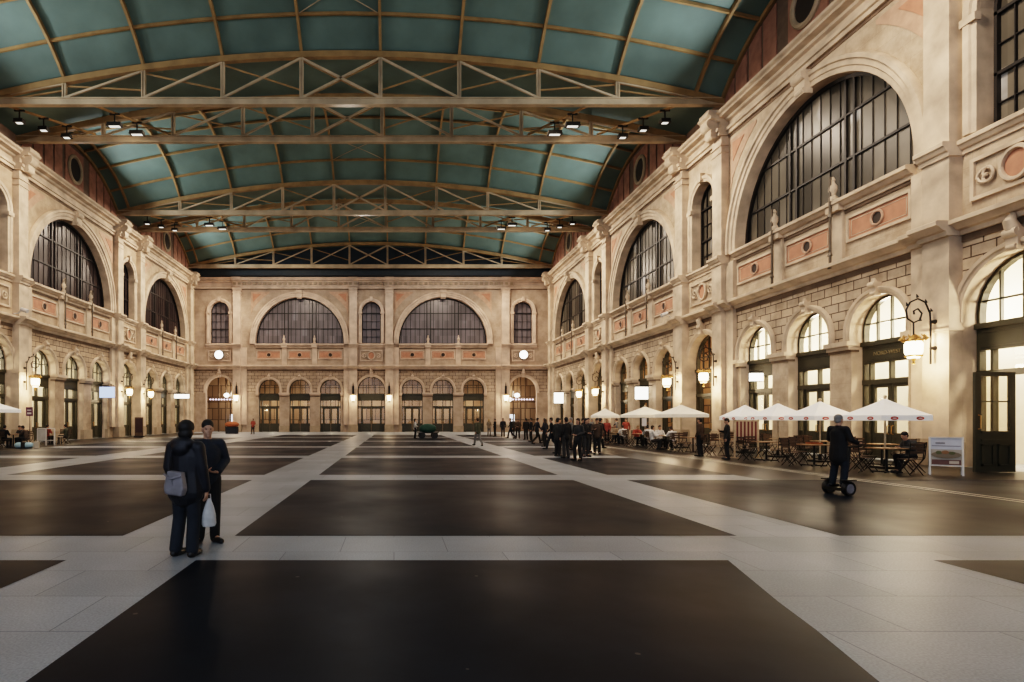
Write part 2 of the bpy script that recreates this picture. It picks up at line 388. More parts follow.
def big_bay(frame, parent, c, tm, rods=True, keyst=True):
    half, z0, zs = BIG
    m = MB(frame); m.sweep(arch_path(c, half, z0, zs, 36), ARCHV); m.build('archivolt', tm, parent, True, 30)
    if keyst:
        k = MB(frame); keystone(k, c, zs + half, .95, .8, .5); k.build('keystone', tm, parent, True, 40)
    for sgn in (-1, 1):                                      # salmon spandrels beside the arch
        pts = [(c + sgn * 7.0 * math.cos(a), zs + 7.0 * math.sin(a)) for a in [math.radians(d) for d in range(58, 27, -3)]]
        top = 17.3
        poly = pts + [(c + sgn * 5.98, pts[-1][1]), (c + sgn * 5.98, top), (pts[0][0], top)]
        poly = [(u, min(z, top)) for u, z in poly]
        poly = [p for p in poly if abs(p[0] - c) <= 5.99]
        s_ = MB(frame); s_.prism(poly, 0, .025); sp = s_.build('spandrel', M['pink_pale'], parent)
        pts = [(c + sgn * 7.5 * math.cos(a), zs + 7.5 * math.sin(a)) for a in [math.radians(d) for d in (51, 48, 45, 42, 40)]]
        s_ = MB(frame); s_.prism(pts + [(c + sgn * 5.78, 17.08)], 0, .05); s_.build('spandrel_panel', M['pink'], sp)
    l = MB(frame); course(l, c - 5.45, c + 5.45, 10.38, .48, .42); l.build('sill', tm, parent, True, 30)
    l = MB(frame); l.box(c - 5.4, c + 5.4, 0, .05, 10.24, 10.38); l.build('shade_band', M['ledge_shade'], parent)  # painted shade under the sill
    for a, b in ((-5.3, -2.3), (-1.45, 1.45), (2.3, 5.3)):
        panel(frame, parent, c + a, c + b, tm=tm)
    for d in (-1.87, 1.87):
        p = MB(frame); p.box(c + d - .3, c + d + .3, 0, .14, 8.3, 10.38); p.box(c + d - .36, c + d + .36, 0, .36, 10.4, 10.9)
        finial(p, c + d); p.build('pedestal', tm, parent, True, 35)
        if rods:
            r = MB(frame); r.tube([(c + d, .42, 11.9), (c + d, .42, 8.05)], .055, 8)
            for z in (8.0, 8.55, 10.2): r.tube([(c + d, .42, z), (c + d, .42, z + .22)], [.03, .1][::-1], 8)
            r.tube([(c + d, .1, 10.6), (c + d, .42, 10.6)], .04, 6)
            r.build('rod', M['rod'], parent, True)
    for d in (-3.79, 0, 3.79): door_trim(frame, parent, c + d, DH, DZ, tm)
    for a, b in ((-5.4, -5.1), (-2.48, -1.31), (1.31, 2.48), (5.1, 5.4)):
        q = MB(frame); lo, hi = (a, b)
        q.box(c + lo - (.07 if lo > -5.2 else 0), c + hi + (.07 if hi < 5.2 else 0), -.3, .25, 4.64, 4.84)
        q.box(c + lo - (.03 if lo > -5.2 else 0), c + hi + (.03 if hi < 5.2 else 0), -.3, .14, 4.48, 4.64)
        q.build('impost', tm, parent)
        q = MB(frame); q.box(c + lo - .03 * (lo > -5.2), c + hi + .03 * (hi < 5.2), -.3, .05, 4.38, 4.48); q.build('shade_band', M['ledge_shade'], parent)  # first band: painted shade under the impost
        q = MB(frame); q.box(c + lo - .05 * (lo > -5.2), c + hi + .05 * (hi < 5.2), -.2, .08, 0, .75); q.build('plinth', M['plinth'], parent)

def door_trim(frame, parent, c, half, zs, tm, tall=False):
    m = MB(frame); m.sweep(arch_path(c, half, 4.82, zs, 18), ARCHV_D); m.build('archivolt', tm, parent, True, 30)
    k = MB(frame)
    if tall:
        keystone(k, c, zs + half + .06, .62, .42, .3)
        k.tube([(c, .16, zs + half + .5), (c, .3, zs + half + .8), (c, .18, zs + half + 1.02)], [.2, .16, .08], 10)
    else:
        keystone(k, c, zs + half + .05, .5, .34, .28)
        k.tube([(c, .14, zs + half + .42), (c, .2, zs + half + .62)], [.11, .07], 8)
    k.build('keystone', tm, parent, True, 40)

def narrow_bay(frame, parent, c, tm, pil=(-1, 1), layer=True):
    half, z0, zs = SML
    m = MB(frame); m.sweep(arch_path(c, half, z0, zs, 18), ARCHV_S); m.build('archivolt', tm, parent, True, 30)
    b = MB(frame)
    for s_ in (-1, 1): b.box(c + s_ * (half + .2) - .26, c + s_ * (half + .2) + .26, 0, .22, 14.55, 14.8)
    b.box(c - .16, c + .16, 0, .3, zs + half + .02, zs + half + .55); b.build('impost', tm, parent)
    l = MB(frame); course(l, c - 1.7, c + 1.7, 10.4, .46, .26); l.build('sill', tm, parent, True, 30)
    # carved panel with scrollwork
    p = MB(frame); u0, u1, z0_, z1_ = c - 1.4, c + 1.4, 8.72, 10.1; t = .12
    for a in ((u0, u1, z1_ - t, z1_), (u0, u1, z0_, z0_ + t), (u0, u0 + t, z0_ + t, z1_ - t), (u1 - t, u1, z0_ + t, z1_ - t)): p.box(a[0], a[1], 0, .1, a[2], a[3])
    pf = p.build('relief_panel', tm, parent)
    r = MB(frame); cz = 9.41
    r.tube([(c + .42 * math.cos(i * PI / 12), .1, cz + .48 * math.sin(i * PI / 12)) for i in range(25)], .08, 6, caps=False)
    for s_ in (-1, 1):
        for zz, q in ((cz, 1), (cz + .1, -1)):
            pts = []
            for i in range(26):
                a = i / 25 * 2.6 * PI; rr = .33 * (1 - i / 30)
                pts.append((c + s_ * (.88 + rr * math.cos(a) * .9), .08, zz + q * rr * math.sin(a) - .04))
            r.tube(pts, .045, 5)
    r.build('relief', tm, pf, True, 60)
    d_ = MB(frame); d_.prism([(c + .36 * math.cos(i * PI / 10), cz + .42 * math.sin(i * PI / 10)) for i in range(20)], 0, .07); d_.build('medallion', M['pink'], pf)
    door_trim(frame, parent, c, NH - .02, NZ, tm, True)
    for s_ in pil: pilaster(frame, parent, c + s_ * 2.21, tm, -s_ if layer else 0)

def pilaster(frame, parent, c, tm, layer=0, half=.485, plain=None):
    """giant pilaster with plinth, broken string courses, cap and scroll console"""
    P = .46; plain = frame is FE
    m = MB(frame)
    m.box(c - half, c + half, -.01, P, .9, 7.74); m.box(c - half, c + half, -.01, P, 8.2, 10.4); m.box(c - half + .02, c + half - .02, -.01, P - .02, 10.86, 17.7)
    m.box(c - half - .04, c + half + .04, 0, P + .05, 4.55, 4.66)
    m.box(c - half - .05, c + half + .05, 0, P + .05, 17.1, 17.2); m.box(c - half - .03, c + half + .03, 0, P + .03, 16.7, 16.76)
    pl = m.build('pilaster', tm, parent)
    q = MB(frame); q.box(c - half - .08, c + half + .08, -.01, P + .08, 0, .82); q.box(c - half - .04, c + half + .04, -.01, P + .04, .82, .92); q.build('plinth', M['plinth'], pl)
    k = MB(frame); course(k, c - half - .06, c + half + .06, 7.72, .5, .5, P); course(k, c - half - .06, c + half + .06, 10.38, .48, .28, P)
    entab(k, c - half - .08, c + half + .08, .14 if plain else P); k.build('broken_moulding', tm, pl, True, 30)
    s_ = MB(frame)
    if plain: s_.box(c - half - .06, c + half + .06, 0, P + .08, 17.45, 17.68)
    else:
     s_.tube([(c - .36, P + .42, 18.42), (c + .36, P + .42, 18.42)], .34, 14); s_.tube([(c - .3, P + .3, 17.8), (c + .3, P + .3, 17.8)], .2, 12)
     s_.box(c - .33, c + .33, P - .1, P + .5, 17.75, 18.4); s_.box(c - .5, c + .5, P - .3, P + .72, 18.92, 19.12)
    s_.build('console', tm, pl, True, 40)
    if layer:                                                # lower backing pier on the bay side
        a, b = sorted((c - layer * half, c - layer * (half + .7)))
        g = MB(frame); g.box(a, b, -.01, .22, .9, 10.4); g.build('pier', tm, pl)
        g = MB(frame); course(g, a, b, 7.72, .5, .52, .22); g.build('pier_moulding', tm, pl, True, 30)

def runs(frame, parent, u0, u1, tm):
    c1 = MB(frame); course(c1, u0, u1, 7.72, .5, .55); c1.build('string_course', tm, parent, True, 30)
    c3 = MB(frame); c3.box(u0, u1, 0, .04, 7.5, 7.72); c3.box(u0, u1, 0, .03, 17.52, 17.66); c3.build('shade_band', M['ledge_shade'], parent)  # painted shade under string course and entablature
    c2 = MB(frame); entab(c2, u0, u1); c2.build('cornice', tm, parent, True, 30)

for fr, par, cb, nc, tm in ((FR, wall_right, CBS, NCS, M['trim']), (FL, wall_left, CBS[1:], NCS[1:], M['trim'])):
    for c in cb: big_bay(fr, par, c, tm)
    for c in nc: narrow_bay(fr, par, c, tm)
    pilaster(fr, par, 68.35, tm, 1)
    runs(fr, par, -14, YE, tm)
for c in E_C: big_bay(FE, wall_end, c, M['trim_e'], rods=False)
narrow_bay(FE, wall_end, XC, M['trim_e'])
narrow_bay(FE, wall_end, E_K[0], M['trim_e'], pil=(1,)); narrow_bay(FE, wall_end, E_K[1], M['trim_e'], pil=(-1,))
runs(FE, wall_end, XL, XR, M['trim_e'])
dm = MB(FE)
for i in range(56):                                          # dentil blocks along the end frieze
    u = XL + 4.8 + i * .62
    dm.box(u, u + .34, .05, .27, 18.12, 18.41)
dm.build('dentil_band', M['plinth'], wall_end)

# ------------------------------------------------------------------ windows
def big_window(n, frame, c, pm):
    o = bpy.data.objects.new('window_%d' % n, None); COL.objects.link(o); struct(o)
    half, z0, zs = BIG; w = -DEP + .12
    pn = MB(frame); pn.flat(arch_loop(c, half + .02, z0, zs, 28), -DEP + .06); pn.build('pane', pm, o)
    fr_ = MB(frame); fr_.sweep(arch_path(c, half - .16, z0, zs, 28), [(0, w - .1), (0, w + .08), (.18, w + .08), (.18, w - .1)])
    fr_.box(c - half, c + half, w - .1, w + .1, z0, z0 + .14); fr_.build('frame', M['bar'], o)
    def top(u): return zs + math.sqrt(max(0, half * half - (u - c) ** 2)) - .05
    for d in (-1.96, -1.5, 1.5, 1.96):
        m = MB(frame); m.box(c + d - .055, c + d + .055, w - .08, w + .03, z0, top(c + d)); m.build('mullion', M['bar'], o)
    for z in (12.8, 14.72):
        h = math.sqrt(half * half - (z - zs) ** 2) - .05
        m = MB(frame); m.box(c - h, c + h, w - .06, w + .02, z - .05, z + .05); m.build('transom', M['bar'], o)
    g = MB(frame); k = -9
    for k in range(-9, 10):
        u = c + k * .57
        if abs(abs(k * .57) - 1.73) < .3: continue
        gw = .03 if frame is FE else .014; g.box(u - gw, u + gw, w - .05, w - .02, z0, top(u))
    g.build('glazing_bar', M['bar'], o)
    return o

def small_window(n, frame, c, pm):
    o = bpy.data.objects.new('window_%d' % n, None); COL.objects.link(o); struct(o)
    half, z0, zs = SML; w = -DEP + .12
    pn = MB(frame); pn.flat(arch_loop(c, half + .02, z0, zs, 14), -DEP + .06); pn.build('pane', pm, o)
    fr_ = MB(frame); fr_.sweep(arch_path(c, half - .1, z0, zs, 14), [(0, w - .1), (0, w + .08), (.12, w + .08), (.12, w - .1)])
    fr_.box(c - half, c + half, w - .1, w + .08, z0, z0 + .1); fr_.build('frame', M['bar'], o)
    t = MB(frame)
    for z in (12.75, 14.72): t.box(c - half, c + half, w - .06, w + .08, z - .05, z + .05)
    t.build('transom', M['bar'], o)
    g = MB(frame)
    for d in (-.6, 0, .6): g.box(c + d - .02, c + d + .02, w - .05, w + .03, z0, zs + math.sqrt(half ** 2 - d * d) - .04)
    for z in (11.8, 13.7): g.box(c - half, c + half, w - .05, w + .02, z - .015, z + .015)
    g.build('glazing_bar', M['bar'], o)

wn = 0
for fr, cb, nc, pm in ((FR, CBS, NCS, M['pane_r']), (FL, CBS[1:], NCS[1:], M['pane_l']), (FE, E_C, E_N + E_K, M['pane_e'])):
    for c in cb: wn += 1; big_window(wn, fr, c, pm)
    for c in nc: wn += 1; small_window(wn, fr, c, pm)

# ------------------------------------------------------------------ doors
def door(n, frame, c, half, zs, jm, leaf_open=0, sign=False):
    """fanlight, sign beam, transom lights and a pair of glazed leaves in an arched opening"""
    o = bpy.data.objects.new('door_%d' % n, None); COL.objects.link(o); struct(o)
    w = -DEP + .1; h = half
    f = MB(frame); f.sweep(arch_path(c, h - .1, 0, zs, 16), [(0, w - .12), (0, w + .1), (.11, w + .1), (.11, w - .12)])
    f.box(c - h, c + h, w - .14, w + .2, 4.58, 4.76); f.box(c - h, c + h, w - .1, w + .12, 3.0, 3.2)
    f.build('frame', jm, o)
    b = MB(frame); b.box(c - h + .05, c + h - .05, w - .1, w + .12, 3.87, 4.58)
    for a in ((c - h + .2, c + h - .2, 4.44, 4.48), (c - h + .2, c + h - .2, 3.98, 4.02)): b.box(a[0], a[1], w + .12, w + .145, a[2], a[3])
    b.build('sign_beam', jm, o)
    g = MB(frame)
    ks = [-.5, 0, .5] if half < 1.5 else [-.6, -.2, .2, .6]
    for k in ks: g.box(c + k * h - .03, c + k * h + .03, w - .05, w + .05, 4.7, zs + math.sqrt(h * h - (k * h) ** 2) - .05)
    g.box(c - h + .05, c + h - .05, w - .05, w + .05, 5.46, 5.52); g.build('glazing_bar', jm, o)
    pn = MB(frame); pn.flat(arch_loop(c, h - .05, 3.0, zs, 16), w - .08); pn.build('pane', M['glass'], o)
    t = MB(frame)
    xs = [-h + .1, -h * .72, 0, h * .72, h - .1]
    for x in xs[1:4]: t.box(c + x - .045, c + x + .045, w - .08, w + .1, 3.2 if x == 0 else 0, 3.87)
    t.build('mullion', jm, o)
    for s_ in (-1, 1):                                       # side lights and leaves
        a, b_ = sorted((s_ * h, s_ * h * .74))
        sl = MB(frame); sl.box(c + a, c + b_, w - .06, w + .04, 0, 1.05); sl.build('side_panel', jm, o)
        sg = MB(frame); sg.flat([(c + a, 1.05), (c + b_, 1.05), (c + b_, 3.0), (c + a, 3.0)], w - .03); sg.build('pane', M['glass'], o)
        if leaf_open == s_: continue
        a, b_ = sorted((s_ * .02, s_ * (h * .72 - .05)))
        lf = MB(frame); q = .13
        lf.box(c + a, c + b_, w - .05, w + .05, .02, 1.05); lf.box(c + a, c + b_, w - .05, w + .05, 2.86, 3.0)
        lf.box(c + a, c + a + q, w - .05, w + .05, 1.05, 2.86); lf.box(c + b_ - q, c + b_, w - .05, w + .05, 1.05, 2.86)
        for e in ((a + .12, b_ - .12, .2, .24), (a + .12, b_ - .12, .86, .9), (a + .12, a + .16, .2, .9), (b_ - .16, b_ - .12, .2, .9)):
            lf.box(c + e[0], c + e[1], w + .05, w + .07, e[2], e[3])
        l_ = lf.build('leaf', jm, o)
        lg = MB(frame); lg.flat([(c + a + q, 1.05), (c + b_ - q, 1.05), (c + b_ - q, 2.86), (c + a + q, 2.86)], w); lg.build('pane', M['glass'], l_)
        hd = MB(frame); u = c + s_ * .1; hd.tube([(u, w + .05, 1.0), (u, w + .13, 1.02), (u, w + .13, 1.32), (u, w + .05, 1.34)], .018, 6); hd.build('door_handle', M['gold'], l_)
    return o

def text_mesh(body, size, name, m, parent, frame, cu, w, cz, flip=False):
    cu_ = bpy.data.curves.new(name, 'FONT'); cu_.body = body; cu_.size = size; cu_.align_x = 'CENTER'; cu_.align_y = 'CENTER'; cu_.extrude = .012
    ob = bpy.data.objects.new(name, cu_); COL.objects.link(ob)
    dg = bpy.context.evaluated_depsgraph_get(); dg.update()
    me = bpy.data.meshes.new_from_object(ob.evaluated_get(dg)); bpy.data.objects.remove(ob); bpy.data.curves.remove(cu_)
    sg = -1 if flip else 1
    for v in me.vertices: v.co = frame(cu + sg * v.co.x, w + v.co.z, cz + v.co.y)
    me.update()
    o = bpy.data.objects.new(name, me); COL.objects.link(o); me.materials.clear(); me.materials.append(m); o.parent = parent
    return o

dn = 0
for fr, cb, nc, flip in ((FR, CBS, NCS, True), (FL, CBS[1:], NCS[1:], False), (FE, E_C, E_N, False)):
    for c in cb:
        for d in (-3.79, 0, 3.79):
            dn += 1; o = door(dn, fr, c + d, DH, DZ, M['green'])
            if fr is FR and c == CBS[0] and d < 0:
                text_mesh('NORD-WEST', .215, 'lettering', mat('dull_gold_letters', (.2, .165, .095), .5), o, fr, c + d + .1, -DEP + .23, 4.23, True)
    for c in nc:
        dn += 1
        door(dn, fr, c, NH, NZ, M['green'], leaf_open=(1 if fr is FR and c == NCS[0] else 0))

# opened leaf of the nearest door on the right, swung square into the hall
lo = bpy.data.objects.new('door_%d' % (dn + 1), None); COL.objects.link(lo); struct(lo)
lf = MB(); x0, x1, y = 17.32, 18.52, 17.05; q = .17
lf.box(x0, x1, y - .04, y + .04, .02, 1.2); lf.box(x0, x1, y - .04, y + .04, 2.88, 3.0); lf.box(x0, x0 + q, y - .04, y + .04, 1.2, 2.88); lf.box(x1 - q, x1, y - .04, y + .04, 1.2, 2.88)
lf.box(x0 + q, x1 - q, y - .02, y + .02, 2.1, 2.14)
for a, b in ((x0 + q, (x0 + x1) / 2 - .06), ((x0 + x1) / 2 + .06, x1 - q)):
    for e in ((a, b, .2, .25), (a, b, .8, .85), (a, a + .05, .2, .85), (b - .05, b, .2, .85)): lf.box(e[0], e[1], y - .075, y - .04, e[2], e[3])
lf.box(x0 + q, x1 - q, y - .075, y - .04, .95, 1.0); lf.box(x0 + q, x1 - q, y - .08, y - .04, 1.17, 1.24)
lf2 = lf.build('leaf', M['green'], lo)
lg = MB(); lg.box(x0 + q, x1 - q, y - .006, y + .006, 1.2, 2.88); lg.build('pane', M['glass'], lf2)
hd = MB(); hd.tube([(x0 + .08, y - .05, 1.3), (x0 + .08, y - .12, 1.32), (x0 + .08, y - .12, 1.7), (x0 + .08, y - .05, 1.72)], .018, 6); hd.build('door_handle', M['gold'], lf2)

# ------------------------------------------------------------------ lit rooms behind the doors
def shelf_mat(name, axis, c1, c2, c3, bw, bh):
    m, nt, b = new_mat(name); N = nt.nodes.new; L = nt.links.new
    tc = N('ShaderNodeTexCoord'); sx = N('ShaderNodeSeparateXYZ'); L(tc.outputs['Object'], sx.inputs[0])
    cb = N('ShaderNodeCombineXYZ'); L(sx.outputs[axis], cb.inputs['X']); L(sx.outputs['Z'], cb.inputs['Y'])
    br = N('ShaderNodeTexBrick'); br.offset = 0.37; br.inputs['Scale'].default_value = 1; br.inputs['Brick Width'].default_value = bw; br.inputs['Row Height'].default_value = bh
    br.inputs['Mortar Size'].default_value = .05; br.inputs['Color1'].default_value = rgb(c1); br.inputs['Color2'].default_value = rgb(c2); br.inputs['Mortar'].default_value = rgb(c3)
    L(cb.outputs[0], br.inputs['Vector']); L(br.outputs['Color'], b.inputs['Base Color']); b.inputs['Roughness'].default_value = .8
    return m
M['room_r'] = mat('cafe_plaster', (.85, .78, .66), .8, var=.1, scale=1)
M['room_b'] = shelf_mat('panelled_room', 'Y', (.5, .32, .18), (.32, .18, .09), (.12, .07, .04), 1.1, 1.3)
M['room_l'] = mat('shop_plaster', (.8, .74, .62), .8, var=.2, scale=1)
M['room_e'] = shelf_mat('panelled_lobby', 'X', (.42, .29, .19), (.24, .15, .09), (.10, .065, .04), 1.2, 1.5)

def room(name, frame, u0, u1, depth, m, h=7.4):
    b = MB(frame); a = -DEP - .02
    b.box(u0, u1, -depth - .1, -depth, 0, h)
    b.box(u0, u1, -depth, a, h, h + .1); b.box(u0 - .1, u0, -depth, a, 0, h); b.box(u1, u1 + .1, -depth, a, 0, h)
    b.box(u0, u1, -depth, a, -.06, -.01)
    return struct(b.build(name, m))
room('wall_cafe', FR, 11, 33.8, 3.4, M['room_r']); room('wall_gallery_right', FR, 34.2, 70.4, 4.0, M['room_b'])
room('wall_gallery_left', FL, 31, 70.4, 4.0, M['room_l']); room('wall_lobby', FE, XL + 6.3, XR - 6.3, 4.0, M['room_e'])
room('wall_passage_left', FE, XL - 1.5, XL + 6.1, 5, M['room_e']); room('wall_passage_right', FE, XR - 6.1, XR + 1.5, 5, M['room_e'])

LIGHTS = []
def lamp(kind, loc, energy, col, size=.3, aim=None, name='light'):
    l = bpy.data.lights.new(name, kind); l.energy = energy; l.color = col
    if kind == 'AREA': l.size = size; l.shape = 'DISK'
    elif kind in ('POINT', 'SPOT'): l.shadow_soft_size = size
    o = bpy.data.objects.new(name, l); COL.objects.link(o); o.location = loc
    if aim is not None: o.rotation_euler = (Vector(aim) - Vector(loc)).to_track_quat('-Z', 'Y').to_euler()
    LIGHTS.append(o); return o
WARM = (1.0, .74, .46); WARMW = (1.0, .86, .66); COOLW = (1.0, .95, .88)
for u in (16.5, 20.5, 24.3, 28.1, 32): lamp('POINT', FR(u, -2.0, 5.4), 800, WARMW, .3)
for u in (35.05, 40.1, 43.9, 47.7, 52.75, 57.8, 61.6, 65.4): lamp('POINT', FR(u, -2.2, 5.0), 110, WARM, .3)
for u in (35.05, 40.1, 43.9, 47.7, 52.75, 57.8, 61.6, 65.4): lamp('POINT', FL(u, -2.2, 4.6), 330 if u < 49 else 170, WARMW, .3)
for c in E_C:
    for d in (-3.79, 0, 3.79): lamp('POINT', FE(c + d, -2.0, 3.2), 170, WARMW, .3)
lamp('POINT', FE(XC, -2.0, 3.2), 200, WARMW, .3)
for c in E_K: lamp('POINT', FE(c + (1 if c < 0 else -1), -3.0, 4.8), 300, WARMW, .3)
# ------------------------------------------------------------------ roof
M['ceil'] = mat('teal_roof_boards', (0.125, 0.18, 0.16), 0.6, var=0.25, scale=0.35)
M['recess_shade'] = mat('shaded_attic', (0.03, 0.04, 0.05), 0.7)  # shade of the recess above the end cornice, put into the colour
def zt(x): return 22.75 - 0.0058 * (x - XC) ** 2           # truss top chord
HB, RISE = 6.65, 2.7
RB = (HB * HB + RISE * RISE) / (2 * RISE)
def za(d): return math.sqrt(max(0, RB * RB - d * d)) - (RB - RISE)   # vault of one bay
BAYS = [-9.2, 8.5, 26.2, 43.9, 61.6]
def zroof(x, y):
    for c in BAYS:
        if abs(y - c) <= HB: return zt(x) + za(y - c)
    return zt(x)
ys = []
y = -16.0
edges = sorted(set([-16.0, YE] + [c + s * HB for c in BAYS for s in (-1, 1) if c + s * HB < YE and c + s * HB > -16]))
for a, b in zip(edges, edges[1:]):
    inbay = any(abs((a + b) / 2 - c) < HB for c in BAYS); n = 12 if inbay else 1
    ys += [a + (b - a) * i / n for i in range(n)]
ys.append(YE)
xs = [XL + (XR - XL) * i / 32 for i in range(33)]
cm = MB()
cm.add([(x, yy, zroof(x, yy) + .12) for yy in ys for x in xs], [(j * 33 + i, j * 33 + i + 1, (j + 1) * 33 + i + 1, (j + 1) * 33 + i) for j in range(len(ys) - 1) for i in range(32)])
ceiling = struct(cm.build('ceiling', M['ceil'], None, True, 20))
POSTX = [XC - .25 + s * d for d in (2.27, 6.8, 11.35, 15.9, 20.4) for s in (-1, 1)]
for c in BAYS[1:]:
    for x in POSTX + [XL + .12, XR - .12]:
        r = MB(); pts = [(x, c + HB * t / 10, zroof(x, c + HB * t / 10 * .999) - .04) for t in range(-10, 11)]
        for p, q in zip(pts, pts[1:]): r.bar(p, q, .15, .24)
        r.build('rib', M['steel'], ceiling)
    for d in (-5.2, -3.2, -1.1, 1.1, 3.2, 5.2):
        r = MB(); pts = [(x, c + d, zt(x) + za(d) + .0) for x in xs[::2]]
        for p, q in zip(pts, pts[1:]): r.bar(p, q, .12, .16)
        r.build('purlin', M['steel'], ceiling)
    w = MB()                                                 # wind bracing wires in the middle field
    x0, x1 = POSTX[0], POSTX[1]
    for a, b in ((x0, x1), (x1, x0)):
        for k in range(8):
            t0, t1 = k / 8, (k + 1) / 8
            P = lambda t: (a + (b - a) * t, c - 5.2 + 2.0 * t, zt(a + (b - a) * t) + za(-5.2 + 2 * t) - .02)
            Q = lambda t: (a + (b - a) * t, c + 3.2 + 2.0 * t, zt(a + (b - a) * t) + za(3.2 + 2 * t) - .02)
            w.bar(P(t0), P(t1), .04); w.bar(Q(t0), Q(t1), .04)
    w.build('brace', M['steel_pale'], ceiling)

TR_Y = [NCS[0] - 2.2, NCS[0] + 2.2, NCS[1] - 2.2, NCS[1] + 2.2, NCS[2] - 2.2, NCS[2] + 2.2, 68.2]
ORD = ['nearest', 'second', 'third', 'fourth', 'fifth']
def truss(y, label):
    t = thing('roof_truss', label, 'roof truss', (XC, y, 19.6), 0, 'roof trusses across the hall')
    def part(mb, name, m):
        for i, v in enumerate(mb.v): mb.v[i] = (v[0] - XC, v[1] - y, v[2] - 19.6)
        return mb.build(name, m, t)
    b = MB(); b.box(XL + .05, XR - .05, y - .16, y + .16, 19.62, 19.68); b.box(XL + .05, XR - .05, y - .16, y + .16, 19.98, 20.04); b.box(XL + .05, XR - .05, y - .1, y + .1, 19.68, 19.98)
    part(b, 'bottom_chord', M['steel_pale'])
    c = MB(); pts = [(x, y, zt(x) - .2) for x in xs]
    for p, q in zip(pts, pts[1:]): c.bar(p, q, .3, .34)
    part(c, 'top_chord', M['steel'])
    px = sorted(POSTX)
    for x in px:
        q = MB(); q.box(x - .11, x - .04, y - .1, y + .1, 20.0, zt(x) - .3); q.box(x + .04, x + .11, y - .1, y + .1, 20.0, zt(x) - .3); q.box(x - .05, x + .05, y - .02, y + .02, 20, zt(x) - .3)
        part(q, 'post', M['steel_pale'])
    mid = (px[4] + px[5]) / 2
    for i in range(len(px) - 1):
        a, e = px[i], px[i + 1]
        if i == 4: prs = [(a, e), (e, a)]
        else: prs = [(a, e)] if e < mid else [(e, a)]
        for s, f in prs:
            q = MB(); q.bar((s, y - .06, 20.03), (f, y - .06, zt(f) - .38), .1, .12); part(q, 'diagonal', M['steel_pale'])
            q = MB(); q.bar((s, y + .08, zt(s) - .45), (f, y + .08, 20.55 if i != 4 else 20.03), .07, .08); part(q, 'diagonal', M['steel'])
    return t
for k, y in enumerate(TR_Y[2:]):
    truss(y, ['nearest roof truss in view, its long tie beam crossing high above the hall', 'second roof truss from the camera, close behind the nearest one',
              'third roof truss from the camera, beyond the first teal vault', 'fourth roof truss from the camera, close behind the third one',
              'farthest roof truss, just in front of the end wall'][k])

# attic lunettes above the cornice on both side walls
def attic(frame, parent, x):
    ztx = zt(x)
    for c in BAYS[1:]:
        def top(u): return ztx + za(u - c) + .1
        us = [c - HB + 2 * HB * i / 24 for i in range(25)]
        b = MB(frame); b.prism([(us[0], 18.9)] + [(u, top(u)) for u in us] + [(us[-1], 18.9)], -.3, 0)
        at = b.build('attic_wall', M['attic_post'], parent)
        k = 0; u = -HB + .5
        while u < HB - .6:
            a, e = u, u + .98
            if not (a < 1.0 and e > -1.0):
                n = 4; q = [(c + a + (e - a) * i / n, top(c + a + (e - a) * i / n) - .32) for i in range(n + 1)]
                if q[0][1] > 19.4 and q[-1][1] > 19.4:
                    p = MB(frame); p.prism([(c + a, 19.2)] + q + [(c + e, 19.2)], 0, .06); p.build('attic_panel', M['attic_pink'], at)
            u += 1.18
        p = MB(frame); p.box(c - 1.25, c + 1.25, 0, .06, 19.2, top(c) - .5); p.build('attic_panel', M['attic_pink'], at)
        r = MB(frame); r.tube([(c + .86 * math.cos(i * PI / 14), .08, 20.75 + .98 * math.sin(i * PI / 14)) for i in range(29)], .15, 8, caps=False); r.build('oculus_ring', M['plinth'], at, True)
        d = MB(frame); d.prism([(c + .76 * math.cos(i * PI / 12), 20.75 + .88 * math.sin(i * PI / 12)) for i in range(24)], 0, .09); d.build('oculus_pane', M['dark_disc'], at)
    for c in [NCS[0] - 17.7] + NCS + [70.46]:
        b = MB(frame); b.box(max(-14, c - 2.2), min(YE, c + 2.2), -.3, 0, 18.9, ztx + .2); b.build('attic_pier', M['attic_post'], parent)
attic(FR, wall_right, XR); attic(FL, wall_left, XL)
b = MB(FE); b.prism([(XL, 18.9)] + [(x, zt(x) + .3) for x in xs] + [(XR, 18.9)], -.3, 0); b.build('attic_wall', M['recess_shade'], wall_end)
b = MB(); b.box(XL + .1, XR - .1, YE - 1.0, YE - .7, 19.05, 19.85); b.build('recess_shade_strip', M['recess_shade'], wall_end)  # dark strip standing in for the shaded recess over the cornice

